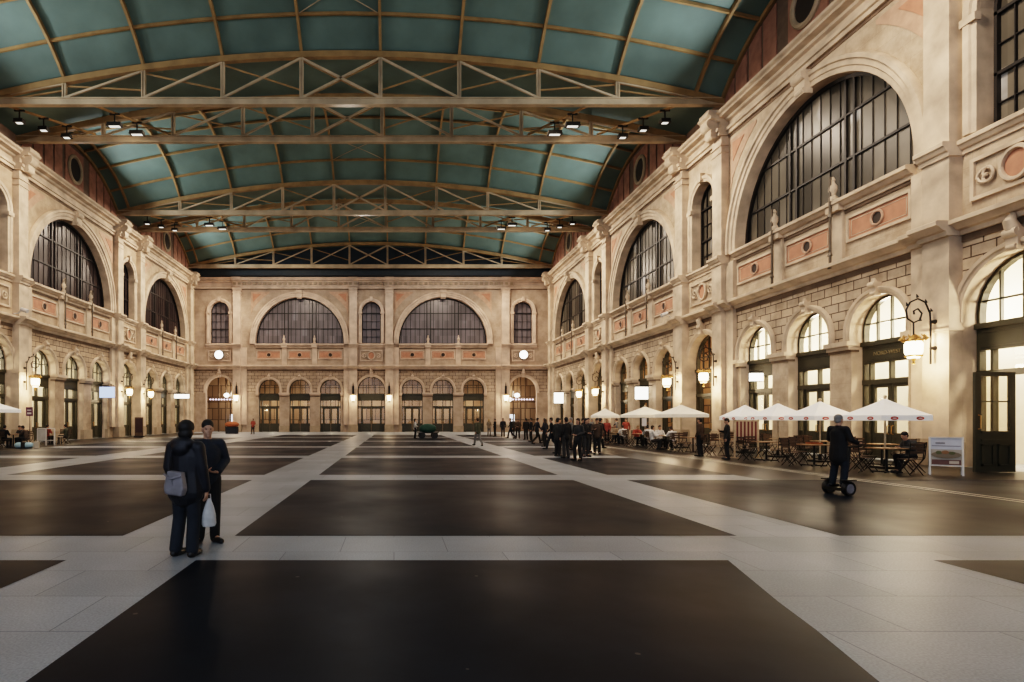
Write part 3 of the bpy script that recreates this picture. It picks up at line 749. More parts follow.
# floodlights hung in pairs and threes between the twin trusses
def flood(x, y, z, label, wide):
    t = thing('floodlight', label, 'floodlight', (x, y, z), 0, 'floodlights hung from the roof')
    wd = .42 if wide else .27
    h = MB(); h.box(-wd, wd, -.16, .16, .03, .22); h.box(-wd - .03, wd + .03, -.18, .18, .0, .05); h.build('housing', M['iron'], t)
    f = MB(); f.box(-wd + .1, wd - .1, -.1, .1, -.02, .01); f.build('lens', M['flood_glow'], t)
    s = MB(); s.box(-.03, .03, -.03, .03, .2, .75); s.box(-.3, .3, -.05, .05, .7, .78); s.build('bracket', M['iron'], t)
tn = 3
for ni, nm in ((1, 'front'), (2, 'rear')):
    c = NCS[ni]
    for side, xs3, xs2 in (('left', (-22.4, -21.5, -20.6), (-16.9, -16.0)), ('right', (16.2, 15.3, 14.4), (10.8, 10.0))):
        for arr, y0, dy in ((xs3, -.9, .9), (xs2, -.5, 1.0)):
            sl = (arr[1] - arr[0]) / dy; xa = arr[0] - sl * (2.1 + y0); xb = arr[0] + sl * (2.1 - y0)
            r = MB(); r.bar((xa, c - 2.1, 20.1), (xb, c + 2.1, 20.1), .1, .12); struct(r.build('trim_%d' % tn, M['steel'])); tn += 1
        for i, x in enumerate(xs3): flood(x, c - .9 + i * .9, 19.3, '%s of three small black floodlights, %s end of the %s truss pair' % (('outermost', 'middle', 'innermost')[i], side, nm), False)
        for i, x in enumerate(xs2): flood(x, c - .5 + i * 1.0, 19.3, '%s wide black floodlight of the %s two, %s truss pair' % (('outer', 'inner')[i], side, nm), True)

# ------------------------------------------------------------------ floor
def floor_mats():
    m, nt, b = new_mat('granite_slabs'); N = nt.nodes.new; L = nt.links.new
    tc = N('ShaderNodeTexCoord'); br = N('ShaderNodeTexBrick'); br.offset = .5
    for k, v in (('Scale', 1.0), ('Mortar Size', .006), ('Brick Width', 1.3), ('Row Height', .86), ('Mortar Smooth', .1)): br.inputs[k].default_value = v
    br.inputs['Color1'].default_value = (.29, .315, .345, 1); br.inputs['Color2'].default_value = (.35, .38, .415, 1); br.inputs['Mortar'].default_value = (.165, .178, .195, 1)
    L(tc.outputs['Object'], br.inputs['Vector'])
    n1 = N('ShaderNodeTexNoise'); n1.inputs['Scale'].default_value = 55; n1.inputs['Detail'].default_value = 3; L(tc.outputs['Object'], n1.inputs['Vector'])
    n2 = N('ShaderNodeTexNoise'); n2.inputs['Scale'].default_value = .7; n2.inputs['Detail'].default_value = 5; L(tc.outputs['Object'], n2.inputs['Vector'])
    r1 = N('ShaderNodeMapRange'); r1.inputs['From Min'].default_value = .35; r1.inputs['From Max'].default_value = .65; r1.inputs['To Min'].default_value = .84; r1.inputs['To Max'].default_value = 1.14; L(n1.outputs['Fac'], r1.inputs['Value'])
    r2 = N('ShaderNodeMapRange'); r2.inputs['From Min'].default_value = .3; r2.inputs['From Max'].default_value = .7; r2.inputs['To Min'].default_value = .82; r2.inputs['To Max'].default_value = 1.12; L(n2.outputs['Fac'], r2.inputs['Value'])
    mu = N('ShaderNodeMath'); mu.operation = 'MULTIPLY'; L(r1.outputs[0], mu.inputs[0]); L(r2.outputs[0], mu.inputs[1])
    vm = N('ShaderNodeVectorMath'); vm.operation = 'SCALE'; L(br.outputs['Color'], vm.inputs[0]); L(mu.outputs[0], vm.inputs['Scale']); L(vm.outputs[0], b.inputs['Base Color'])
    b.inputs['Roughness'].default_value = .4; b.inputs['Specular IOR Level'].default_value = .3
    m2, nt, b = new_mat('black_asphalt'); N = nt.nodes.new; L = nt.links.new
    tc = N('ShaderNodeTexCoord')
    n1 = N('ShaderNodeTexNoise'); n1.inputs['Scale'].default_value = .8; n1.inputs['Detail'].default_value = 8; n1.inputs['Roughness'].default_value = .65; L(tc.outputs['Object'], n1.inputs['Vector'])
    cr = N('ShaderNodeValToRGB'); cr.color_ramp.elements[0].color = (.0055, .0085, .0145, 1); cr.color_ramp.elements[1].color = (.015, .021, .032, 1)
    cr.color_ramp.elements[0].position = .3; cr.color_ramp.elements[1].position = .7; L(n1.outputs['Fac'], cr.inputs[0])
    vo = N('ShaderNodeTexVoronoi'); vo.inputs['Scale'].default_value = 1.6; L(tc.outputs['Object'], vo.inputs['Vector'])
    lt = N('ShaderNodeMath'); lt.operation = 'LESS_THAN'; lt.inputs[1].default_value = .033; L(vo.outputs['Distance'], lt.inputs[0])
    mx = N('ShaderNodeMix'); mx.data_type = 'RGBA'; L(lt.outputs[0], mx.inputs[0]); L(cr.outputs[0], mx.inputs[6]); mx.inputs[7].default_value = (.09, .088, .085, 1); L(mx.outputs[2], b.inputs['Base Color'])
    n3 = N('ShaderNodeTexNoise'); n3.inputs['Scale'].default_value = .35; n3.inputs['Detail'].default_value = 4; L(tc.outputs['Object'], n3.inputs['Vector'])
    rr = N('ShaderNodeMapRange'); rr.inputs['To Min'].default_value = .34; rr.inputs['To Max'].default_value = .52; rr.inputs['From Min'].default_value = .3; rr.inputs['From Max'].default_value = .7; L(n3.outputs['Fac'], rr.inputs['Value']); L(rr.outputs[0], b.inputs['Roughness']); b.inputs['Specular IOR Level'].default_value = .07
    m3, _, _ = None, None, None
    m3 = mat('worn_white_paint', (.62, .58, .5), .5, var=.25, scale=2)
    m4 = mat('brown_asphalt', (.012, .0105, .0095), .33, var=.3, scale=.8)
    m4.node_tree.nodes['Principled BSDF'].inputs['Specular IOR Level'].default_value = .25
    return [m, m2, m3, m4]
fl = MB()
fl.box(XL - 4.5, XR + 4.6, -16, YE + 7, -.3, 0, 0)
def quad(pts, z, m): fl.add([(x, y, z) for x, y in pts], [tuple(range(len(pts)))], m)
rows = [(-10, -.9), (-.75 + .15, 6.46)] + [(7.81 + 8.52 * k, 7.81 + 8.52 * k + 7.15) for k in range(6)]
cx0, cx1 = -2.24, 4.69
for i, (y0, y1) in enumerate(rows):
    if i == 1: quad([(cx0, y0), (2.3, y0), (2.75, 2.6), (2.95, 3.47), (3.2, 4.33), (3.36, 4.99), (3.78, 6.46), (cx0, 6.46)], .003, 1)
    elif i > 1: quad([(cx0 + .03 * i, y0), (cx1, y0), (cx1, y1), (cx0 + .03 * i, y1)], .003, 1)
    quad([(-11.1, y0), (-3.71, y0), (-3.71, y1), (-11.1, y1)], .003, 1)
    if i != 7: quad([(-22.8, y0), (-12.95, y0), (-12.95, y1), (-22.8, y1)], .003, 1)
    quad([(6.1, y0), (9.9, y0), (9.9, y1), (6.1, y1)], .003, 1)
    if i == 2: quad([(9.9, y0), (XR, y0), (XR, 15.0), (9.9, 15.0)], .003, 1)
quad([(9.9, -10), (XR, -10), (XR, 6.46), (9.9, 6.46)], .003, 1)
quad([(9.7, 15.0), (XR, 15.0), (XR, 60), (9.7, 60)], .004, 3)
quad([(XL, -10), (-19.5, -10), (-19.5, 64), (XL, 64)], .004, 3)
for x in (11.95, 12.2): quad([(x, 8), (x + .09, 8), (x + .09, 46), (x, 46)], .014, 2)
floor = struct(fl.build('floor', floor_mats()))
# ------------------------------------------------------------------ people
def remesh(mb, voxel, it=4):
    me = bpy.data.meshes.new('tmp'); me.from_pydata(mb.v, [], mb.f)
    bm = bmesh.new(); bm.from_mesh(me); bmesh.ops.recalc_face_normals(bm, faces=bm.faces); bm.to_mesh(me); bm.free()
    o = bpy.data.objects.new('tmp', me); COL.objects.link(o)
    r = o.modifiers.new('r', 'REMESH'); r.mode = 'VOXEL'; r.voxel_size = voxel
    if it:
        s_ = o.modifiers.new('s', 'SMOOTH'); s_.factor = .5; s_.iterations = it
    dg = bpy.context.evaluated_depsgraph_get(); dg.update()
    out = bpy.data.meshes.new_from_object(o.evaluated_get(dg))
    bpy.data.objects.remove(o); bpy.data.meshes.remove(me)
    out.polygons.foreach_set('use_smooth', [True] * len(out.polygons))
    return out

def cap(mb, p0, p1, r0, r1, n=12, fx=1.0, fy=1.0):
    """tapered capsule with round ends; fx / fy widen it across and front to back"""
    p0 = Vector(p0); p1 = Vector(p1); d = (p1 - p0)
    L_ = d.length; d = d.normalized() if L_ > 1e-6 else Vector((0, 0, 1))
    if abs(d.z) > .7: u = (Vector((1, 0, 0)) - d * d.x).normalized()
    else: u = d.cross(Vector((0, 0, 1))).normalized()
    v = d.cross(u)
    rings = []
    for a in (-80, -50, -20): rings.append((p0 + d * r0 * math.sin(math.radians(a)), r0 * math.cos(math.radians(a))))
    rings += [(p0, r0), (p1, r1)]
    for a in (20, 50, 80): rings.append((p1 + d * r1 * math.sin(math.radians(a)), r1 * math.cos(math.radians(a))))
    vs = []; fs = []
    for c, r in rings:
        for k in range(n):
            t = 2 * PI * k / n; vs.append(tuple(c + u * math.cos(t) * r * fx + v * math.sin(t) * r * fy))
    for i in range(len(rings) - 1):
        for k in range(n): fs.append((i * n + k, i * n + (k + 1) % n, (i + 1) * n + (k + 1) % n, (i + 1) * n + k))
    fs.append(tuple(range(n))); fs.append(tuple((len(rings) - 1) * n + k for k in range(n)))
    mb.add(vs, fs)

def chain(mb, pts, rs, **k):
    for i in range(len(pts) - 1): cap(mb, pts[i], pts[i + 1], rs[i], rs[i + 1], **k)

STAND = dict(pelvis=(0, 0, .95), waist=(0, 0, 1.1), chest=(0, 0, 1.3), neck=(0, -.01, 1.47), head=(0, .01, 1.635), yaw=0, nod=0,
             sh=.185, el=((-.24, -.03, 1.15), (.24, -.03, 1.15)), wr=((-.25, .06, .9), (.25, .06, .9)), hd=((0, .03, -.12), (0, .03, -.12)),
             hip=.09, kn=((-.1, .02, .5), (.1, .02, .5)), an=((-.11, -.03, .09), (.11, -.03, .09)), ft=((-.13, .13, .035), (.13, .13, .035)))
def J(**k): d = dict(STAND); d.update(k); return d
POSE = {
 'stand': J(),
 'stand_b': J(el=((-.25, -.02, 1.16), (.25, -.02, 1.16)), wr=((-.1, .2, 1.05), (.12, .21, 1.08)), hd=((.09, .06, .02), (-.09, .06, .02)), kn=((-.1, .03, .5), (.13, .05, .5)), an=((-.11, -.03, .09), (.16, -.01, .09)), ft=((-.13, .13, .035), (.21, .14, .035))),
 'walk': J(el=((-.24, -.13, 1.17), (.24, .07, 1.15)), wr=((-.24, -.14, .91), (.22, .24, .95)), hd=((0, .02, -.12), (0, .07, -.11)), kn=((-.09, .2, .52), (.09, -.05, .49)), an=((-.09, .28, .1), (.09, -.36, .16)), ft=((-.1, .45, .06), (.1, -.24, .04)), chest=(0, .03, 1.3), neck=(0, .03, 1.47), head=(0, .06, 1.635)),
 'phone': J(el=((-.24, -.03, 1.15), (.25, .05, 1.17)), wr=((-.25, .06, .9), (.12, .26, 1.2)), hd=((0, .03, -.12), (-.06, .05, .08)), nod=.3),
 'ride': J(el=((-.27, .05, 1.16), (.27, .05, 1.16)), wr=((-.22, .3, 1.08), (.22, .3, 1.08)), hd=((.02, .1, -.02), (-.02, .1, -.02)), kn=((-.13, .04, .5), (.13, .04, .5)), an=((-.14, -.03, .09), (.14, -.03, .09)), ft=((-.15, .13, .035), (.15, .13, .035))),
 'sit': J(pelvis=(0, 0, .54), waist=(0, -.03, .68), chest=(0, -.02, .9), neck=(0, .0, 1.07), head=(0, .04, 1.235), el=((-.25, .06, .78), (.25, .06, .78)), wr=((-.13, .28, .79), (.13, .28, .79)), hd=((.05, .1, .0), (-.05, .1, .0)), kn=((-.1, .43, .52), (.1, .43, .52)), an=((-.1, .4, .09), (.1, .4, .09)), ft=((-.11, .57, .035), (.11, .57, .035))),
 'sit_b': J(pelvis=(0, 0, .54), waist=(0, .0, .68), chest=(0, .08, .88), neck=(0, .15, 1.04), head=(0, .22, 1.19), nod=.35, el=((-.25, .2, .79), (.27, .14, .76)), wr=((-.06, .38, .8), (.1, .4, .8)), hd=((.08, .06, .0), (-.08, .06, .0)), kn=((-.12, .43, .52), (.1, .42, .52)), an=((-.12, .5, .09), (.1, .34, .09)), ft=((-.13, .67, .035), (.11, .5, .035))),
}

def body_mesh(p, voxel, slim=1.0):
    b = MB(); V = Vector
    hc = V(p['head']); R = Matrix.Rotation(p['yaw'], 3, 'Z') @ Matrix.Rotation(-p['nod'], 3, 'X')
    def h(x, y, z): return tuple(hc + R @ V((x, y, z)))
    b.ell(h(0, -.008, .025), (.075, .095, .095), 14, 10, R)           # skull
    b.ell(h(0, .02, -.045), (.06, .072, .078), 12, 8, R)              # face and jaw
    b.ell(h(0, .062, -.1), (.028, .026, .022), 8, 6, R)               # chin
    cap(b, h(-.032, .082, .018), h(.032, .082, .018), .014, .014, 8)  # brow
    cap(b, h(0, .088, .005), h(0, .108, -.03), .011, .017, 8)         # nose
    cap(b, h(-.02, .082, -.066), h(.02, .082, -.066), .011, .011, 8)  # lips
    for s_ in (-1, 1):
        b.ell(h(s_ * .076, -.002, -.012), (.014, .024, .034), 8, 6, R)
        b.ell(h(s_ * .04, .062, -.035), (.024, .022, .022), 8, 6, R)  # cheeks
    nk = V(p['neck'])
    chain(b, [nk - V((0, .0, .04)), h(0, -.012, -.05)], [.062, .056])
    chain(b, [p['chest'], p['waist'], p['pelvis']], [.13, .118, .13], fx=1.12 * slim, fy=.78)
    ch = V(p['chest'])
    shs = [V((s_ * p['sh'], ch.y - .01, nk.z - .055)) for s_ in (-1, 1)]
    cap(b, shs[0] * 1.0, shs[1] * 1.0, .055, .055)
    fing = MB()
    for i, s_ in ((0, -1), (1, 1)):
        e = V(p['el'][i]); w = V(p['wr'][i]); d = V(p['hd'][i]).normalized()
        chain(b, [shs[i], e, w], [.052, .041, .028])
        side = V((0, 0, 1)).cross(d)
        side = side.normalized() if side.length > .2 else V((0, 1, 0))
        if abs(d.z) > .8: side = V((0, 1, 0))
        nrm = d.cross(side).normalized()
        palm = w + d * .055
        for k in (-.024, 0, .024): cap(b, w + d * .015 + side * k * .5, w + d * .085 + side * k, .019, .016, 8)
        inn = -nrm if (nrm.x * s_ > 0) else nrm
        for k, (off, ln) in enumerate(((-.031, .058), (-.011, .074), (.010, .08), (.030, .07))):
            q0 = w + d * .085 + side * off; q1 = q0 + (d * .9 + inn * .25).normalized() * ln * .5; q2 = q1 + (d * .7 + inn * .7).normalized() * ln * .5
            fing.tube([q0, q1, q2], [.0092, .0085, .0062], 6)
        t0 = w + d * .03 + side * .03; t1 = t0 + (d * .7 + side * .6 + inn * .3).normalized() * .04; t2 = t1 + (d * .9 + inn * .4).normalized() * .03
        fing.tube([t0, t1, t2], [.012, .0105, .007], 6)
        hp = V((s_ * p['hip'], p['pelvis'][1], p['pelvis'][2] - .03)); kn = V(p['kn'][i]); an = V(p['an'][i]); ft = V(p['ft'][i])
        chain(b, [hp, kn, an], [.085, .055, .038]); chain(b, [an, ft], [.038, .028]); cap(b, an, an - V((0, .03, .04)), .036, .03)
    me = remesh(b, voxel)
    bm = bmesh.new(); bm.from_mesh(me); tmp = fing.mesh('f', True, 60); bm.from_mesh(tmp); bm.to_mesh(me); bm.free(); bpy.data.meshes.remove(tmp)
    me.polygons.foreach_set('use_smooth', [True] * len(me.polygons))
    return me

def top_mesh(p, voxel, length=.78, bulk=1.0, hood=False, slim=1.0):
    b = MB(); V = Vector; nk = V(p['neck']); ch = V(p['chest']); pv = V(p['pelvis']); wa = V(p['waist'])
    chain(b, [ch, wa, pv], [.15 * bulk, .142 * bulk, .152 * bulk], fx=1.15 * slim, fy=.82)
    shs = [V((s_ * p['sh'], ch.y - .01, nk.z - .055)) for s_ in (-1, 1)]
    cap(b, shs[0], shs[1], .068 * bulk, .068 * bulk)
    cap(b, nk - V((0, 0, .06)), nk - V((0, 0, .0)), .085, .068)
    for i in (0, 1):
        e = V(p['el'][i]); w = V(p['wr'][i]); ww = e + (w - e) * .93
        chain(b, [shs[i], e, ww], [.071 * bulk, .058 * bulk, .046 * bulk])
    if length < pv[2] - .12 and abs(pv[2] - .95) < .1:
        cap(b, pv, (pv[0], pv[1], length + .1), .155 * bulk, .165 * bulk, fx=1.15 * slim, fy=.85)
    if hood:
        b.ell(nk + V((0, -.07, .0)), (.17, .11, .09), 14, 8); b.ell(nk + V((0, -.12, -.06)), (.12, .08, .1), 14, 8); cap(b, nk + V((-.08, .03, -.0)), nk + V((.08, .03, -.0)), .04, .04)
    return remesh(b, voxel)

def legs_mesh(p, voxel, flare=1.0):
    b = MB(); V = Vector; pv = V(p['pelvis'])
    cap(b, pv + V((-.05, 0, .0)), pv + V((.05, 0, .0)), .115, .115, fy=1.0)
    for i, s_ in ((0, -1), (1, 1)):
        hp = V((s_ * p['hip'], pv.y, pv.z - .03)); kn = V(p['kn'][i]); an = V(p['an'][i])
        chain(b, [hp, kn, an + (kn - an) * .02], [.108, .076 * (1 + (flare - 1) * .5), .066 * flare])
    me = remesh(b, voxel)
    return me

def shoe_mesh(p, i, voxel):
    b = MB(); V = Vector; an = V(p['an'][i]); ft = V(p['ft'][i]); f = (ft - an); f.z = 0; f.normalize()
    base = V((an.x, an.y, ft.z))
    chain(b, [base - f * .045 + V((0, 0, .012)), base + f * .08 + V((0, 0, .008)), ft + f * .03], [.047, .047, .04]); cap(b, an, base, .045, .047)
    me = remesh(b, voxel)
    lo = ft.z - .035
    for v in me.vertices: v.co.z = max(v.co.z, lo)
    return me

def hair_mesh(p, voxel, style='short'):
    b = MB(); V = Vector; hc = V(p['head']); R = Matrix.Rotation(p['yaw'], 3, 'Z') @ Matrix.Rotation(-p['nod'], 3, 'X')
    def h(x, y, z): return tuple(hc + R @ V((x, y, z)))
    if style == 'cap':
        b.ell(h(0, -.012, .04), (.098, .116, .1), 16, 10, R); b.ell(h(0, -.03, -.04), (.096, .088, .1), 14, 8, R); b.ell(h(0, .0, .03), (.094, .11, .05), 14, 8, R)
    else:
        b.ell(h(0, -.018, .052), (.086, .1, .092), 16, 10, R); b.ell(h(0, -.045, -.01), (.08, .068, .075), 14, 8, R)
        if style == 'long': b.ell(h(0, -.055, -.09), (.09, .055, .13), 14, 8, R); cap(b, h(-.078, -.01, .02), h(-.075, -.01, -.12), .022, .018); cap(b, h(.078, -.01, .02), h(.075, -.01, -.12), .022, .018)
    return remesh(b, voxel, 3)

M['skin'] = mat('skin', (.48, .28, .19), .55, var=.08, scale=12)
def cloth(name, col, rough=.8): return mat(name, col, rough, var=.18, scale=9, bump=.25, bscale=60)
CL = {'navy': cloth('navy_quilted_nylon', (.009, .010, .017), .5), 'black': cloth('black_wool', (.014, .013, .014)), 'charcoal': cloth('charcoal_cloth', (.04, .038, .038)),
      'denim': cloth('dark_denim', (.012, .017, .026)), 'brown': cloth('brown_coat', (.07, .045, .03)), 'white': cloth('white_shirt', (.78, .74, .7)), 'grey': cloth('grey_cloth', (.2, .19, .18)),
      'red': cloth('dull_red_cloth', (.32, .07, .05)), 'olive': cloth('olive_cloth', (.08, .08, .05)), 'slate': cloth('slate_blue_cloth', (.018, .023, .034)), 'tan': cloth('tan_cloth', (.32, .24, .16)), 'orange': cloth('orange_cloth', (.35, .11, .045))}
HAIR = {'dark': mat('dark_hair', (.012, .009, .008), .6), 'brown': mat('brown_hair', (.05, .028, .015), .6), 'grey': mat('grey_hair', (.22, .21, .2), .6), 'fair': mat('fair_hair', (.3, .2, .1), .6)}
M['shoe'] = mat('black_leather', (.012, .011, .011), .4)

def person(label, pose, loc, rz, H, top, legs, hair='dark', style='short', voxel=.016, hi=False, group=None, coat=.78, hood=False, bulk=1.0, flare=1.0):
    p = POSE[pose] if isinstance(pose, str) else pose
    b = link('person', body_mesh(p, .009 if hi else .014), M['skin']); tag(b, label, 'person', group)
    v = voxel
    link('jacket', top_mesh(p, v, coat, bulk, hood), CL[top], b); link('trousers', legs_mesh(p, v, flare), CL[legs], b)
    for i in (0, 1): link('shoe', shoe_mesh(p, i, v), M['shoe'], b)
    link('hair', hair_mesh(p, .011, style), HAIR[hair], b)
    if hi:
        e = MB(); hc = Vector(p['head']); R = Matrix.Rotation(p['yaw'], 3, 'Z') @ Matrix.Rotation(-p['nod'], 3, 'X')
        for s_ in (-1, 1):
            e = MB(); e.ell(tuple(hc + R @ Vector((s_ * .031, .078, .0))), (.013, .009, .008), 10, 6, R); e.build('eye', M['dark_disc'], b, True)
    s_ = H / 1.75
    b.location = loc; b.rotation_euler = (0, 0, rz); b.scale = (s_, s_, s_)
    return b

def again(src, label, loc, rz, top=None, legs=None, hair=None, H=None, group=None):
    mats = {}
    if top: mats['jacket'] = CL[top]
    if legs: mats['trousers'] = CL[legs]
    if hair: mats['hair'] = HAIR[hair]
    c = dup(src, loc, rz, label, group, mats=mats)
    if H: c.scale = (H / 1.75,) * 3
    return c

# the couple talking in the left foreground
woman = person('person in dark hooded coat seen from behind in the left foreground',
    J(head=(.0, .02, 1.64), yaw=-.05, sh=.18, el=((-.235, -.02, 1.16), (.225, .02, 1.14)), wr=((-.22, .1, .95), (.25, .07, .86)), hd=((.03, .08, -.08), (0, .0, -.12)),
      kn=((-.11, .03, .5), (.1, .02, .5)), an=((-.13, -.03, .09), (.11, -.03, .09)), ft=((-.12, .13, .035), (.1, .13, .035))),
    (-2.43, 6.67, 0), -.22, 1.57, 'navy', 'denim', 'dark', 'cap', .012, True, None, .74, True, 1.3, 1.25)
man = person('person in dark blue jacket with folded hands in the left foreground',
    J(yaw=-.1, el=((-.27, -.03, 1.18), (.3, -.03, 1.2)), wr=((-.1, .2, 1.03), (.15, .21, 1.06)), hd=((.1, .03, .0), (-.1, .03, .0)),
      kn=((-.1, .03, .5), (.09, .04, .5)), an=((-.11, -.03, .09), (.11, -.02, .09)), ft=((-.15, .13, .035), (.2, .12, .035))),
    (-2.41, 7.38, 0), PI + .55, 1.575, 'slate', 'black', 'dark', 'short', .012, True, None, .86, False, 1.1, 1.1)

# grey shoulder bag and carrier bag
M['bagcloth'] = mat('grey_bag_cloth', (.21, .195, .21), .55, var=.2, scale=8, bump=.4, bscale=14)
M['plastic'] = mat('white_carrier_plastic', (.55, .54, .53), .4, var=.15, scale=10)
t = thing('shoulder_bag', 'pale grey fabric shoulder bag on the left hip of the hooded person', 'bag', (-2.465, 6.45, .88), -.25)
b = MB(); b.prism([(-.08, .14), (.10, .12), (.13, -.07), (.1, -.15), (-.11, -.13), (-.13, -.05)], -.055, .045); link('pouch', remesh(b, .012, 8), M['bagcloth'], t)
b = MB(); b.tube([(-.11, -.062, .1), (-.02, -.075, .05), (.12, -.066, .085)], .012, 6); b.tube([(-.02, -.07, .05), (.0, -.07, -.02)], .008, 6); b.build('flap', M['bagcloth'], t, True)
b = MB(); b.tube([(-.09, .0, .14), (-.12, .06, .24), (-.12, .1, .36), (-.09, .13, .45)], .014, 6); b.build('strap', CL['navy'], t, True)
t = thing('carrier_bag', 'white plastic carrier bag hanging from the hand of the hooded person', 'bag', (-2.19, 6.76, .66), .5)
b = MB(); b.lathe([(.02, 0), (.06, -.1), (.085, -.2), (.09, -.3), (.075, -.33)], (0, 0, 0), 14)
for i, v in enumerate(b.v): b.v[i] = (v[0] * .95, v[1] * .5, v[2])
b.build('sack', M['plastic'], t, True)
b = MB(); b.tube([(-.02, 0, -.02), (-.015, 0, .05), (.015, 0, .05), (.02, 0, -.02)], .008, 6); b.build('handle', M['plastic'], t)

# rider on the two-wheeled scooter
person('grey-haired person in dark coat riding a two-wheeled scooter', 'ride', (9.42, 12.1, .16), -1.35, 1.52, 'black', 'denim', 'grey', 'short', .014, True, None, .62, False, 1.15, 1.15)
t = thing('scooter', 'black self-balancing two-wheeled scooter under the grey-haired rider', 'scooter', (9.42, 12.1, 0), -1.35)
for s_ in (-1, 1):
    b = MB(); b.fn = lambda x, y, z, s_=s_: (z + s_ * .21, x, y + .15); b.lathe([(.09, -.035), (.14, -.05), (.15, -.03), (.15, .03), (.14, .05), (.09, .035)], (0, 0, 0), 20); w = b.build('wheel', M['shoe'], t, True)
    b = MB(); b.fn = lambda x, y, z, s_=s_: (z + s_ * .21, x, y + .15); b.lathe([(.02, -.055), (.1, -.045), (.1, .045), (.02, .055)], (0, 0, 0), 14); b.build('hub', M['bagcloth'], w)
    b = MB(); b.box(s_ * .21 - .06, s_ * .21 + .06, -.15, .15, .31, .33); b.build('fender', M['iron'], t)
b = MB(); b.box(-.2, .2, -.15, .15, .1, .16); b.build('platform', M['iron'], t)
b = MB(); b.tube([(0, .15, .13), (0, .26, .6), (0, .3, 1.0)], .022, 8); b.build('steering_column', M['iron'], t, True)
b = MB(); b.tube([(-.24, .3, 1.03), (0, .3, 1.0), (.24, .3, 1.03)], .018, 8); b.build('handlebar', M['iron'], t, True)
# ------------------------------------------------------------------ wall lanterns
def lantern(name, label, frame, c, z=3.98, big=1.0):
    t = thing('wall_lantern', label, 'lantern', (0, 0, 0), 0, 'wrought iron wall lanterns')
    w0 = .46; w = w0 + .74
    b = MB(frame)
    sp = []
    for i in range(40):
        a = -.5 * PI + i / 39 * 3.6 * PI; r = .56 - .43 * i / 39
        sp.append((c, w - .12 + math.cos(a + PI) * r * 1.0 - .0, z + 1.18 + math.sin(a + PI) * r))
    b.tube([(c, w0 + .16, z - .5), (c, w0 + .16, z + .9)] , .03, 6)
    b.tube([(c, w0 + .16, z + .9), (c, w0 + .18, z + 1.25), (c, w0 + .34, z + 1.62), (c, w0 + .6, z + 1.74), (c, w0 + .86, z + 1.62), (c, w0 + 1.0, z + 1.35), (c, w0 + .95, z + 1.06), (c, w0 + .74, z + .92),
            (c, w0 + .52, z + 1.02), (c, w0 + .46, z + 1.24), (c, w0 + .6, z + 1.4), (c, w0 + .74, z + 1.32), (c, w0 + .72, z + 1.2)], .028, 6)
    for zz in (z + .05, z + .95): b.tube([(c, w0 - .02, zz), (c, w0 + .18, zz)], [.09, .03], 8)
    b.tube([(c, w, z + .92), (c, w, z + .42)], .025, 6)
    for s_, (ww, zz) in enumerate(((w0 + .3, z + 1.6), (w0 + .95, z + 1.5), (w0 + .6, z + 1.78), (w0 + .12, z + 1.3), (w0 + .5, z + .98))):
        b.tube([(c, ww, zz), (c, ww + .04, zz + .12)], [.045, .01], 6)
    b.build('bracket', M['iron'], t, True, 50)
    n = 10
    def lat(prof, name, m):
        q = MB(frame); vs = []; fs = []
        for r, zz in prof:
            for k in range(n):
                a = 2 * PI * k / n; vs.append((c + r * math.cos(a), w + r * math.sin(a), z + zz))
        for i in range(len(prof) - 1):
            for k in range(n): fs.append((i * n + k, i * n + (k + 1) % n, (i + 1) * n + (k + 1) % n, (i + 1) * n + k))
        fs += [tuple(range(n)), tuple((len(prof) - 1) * n + k for k in range(n))]
        q.add(vs, fs); return q.build(name, m, t)
    lat([(.16, -.3), (.25, -.1), (.26, .18), (.2, .3)], 'glass', M['lampglass'])
    cr = MB(frame)
    for k in range(10):
        a = 2 * PI * k / 10; a2 = a + .31
        pts = [(c + r * math.cos(aa), w + r * math.sin(aa), z + zz) for r, zz, aa in ((.24, .28, a), (.36, .36, a2), (.27, .5, a))]
        cr.tube(pts, [.035, .05, .012], 5)
    cr.tube([(c + .27 * math.cos(k * PI / 8), w + .27 * math.sin(k * PI / 8), z + .3) for k in range(17)], .035, 6, caps=False)
    cr.build('crown', M['gold'], t, True)
    lat([(.03, .28), (.2, .34), (.12, .42), (.04, .5)], 'cap', M['gold'])
    bt = MB(frame); bt.tube([(c + .22 * math.cos(k * PI / 8), w + .22 * math.sin(k * PI / 8), z - .22) for k in range(17)], .035, 6, caps=False)
    bt.tube([(c, w, z - .28), (c, w, z - .42), (c, w, z - .5)], [.08, .03, .05], 8); bt.build('base_ring', M['gold'], t, True)
    lamp('POINT', frame(c, w + .0, z - .62), 150, WARM, .15); lamp('POINT', frame(c, w - .42, z + .3), 50, WARM, .1)
    return t
k = 0
RN = ['big nearest', 'second', 'third', 'fourth', 'fifth']
for i, u in enumerate((19.56, 32.84, 37.26, 50.54, 54.96)):
    lantern('', ['big iron wall lantern with gilded crown above the advertising board', 'iron wall lantern on the right wall just beyond the nearest three arches',
                 'iron wall lantern on the right wall, second of the middle pair', 'iron wall lantern on the right wall, nearer one of the far pair', 'iron wall lantern on the right wall, farthest of all on that side'][i], FR, u)
for i, u in enumerate((37.26, 50.54, 54.96)):
    lantern('', ['iron wall lantern on the left wall above the seated guests', 'iron wall lantern on the left wall, nearer one of the far pair', 'iron wall lantern on the left wall, farthest one, near the corner'][i], FL, u)

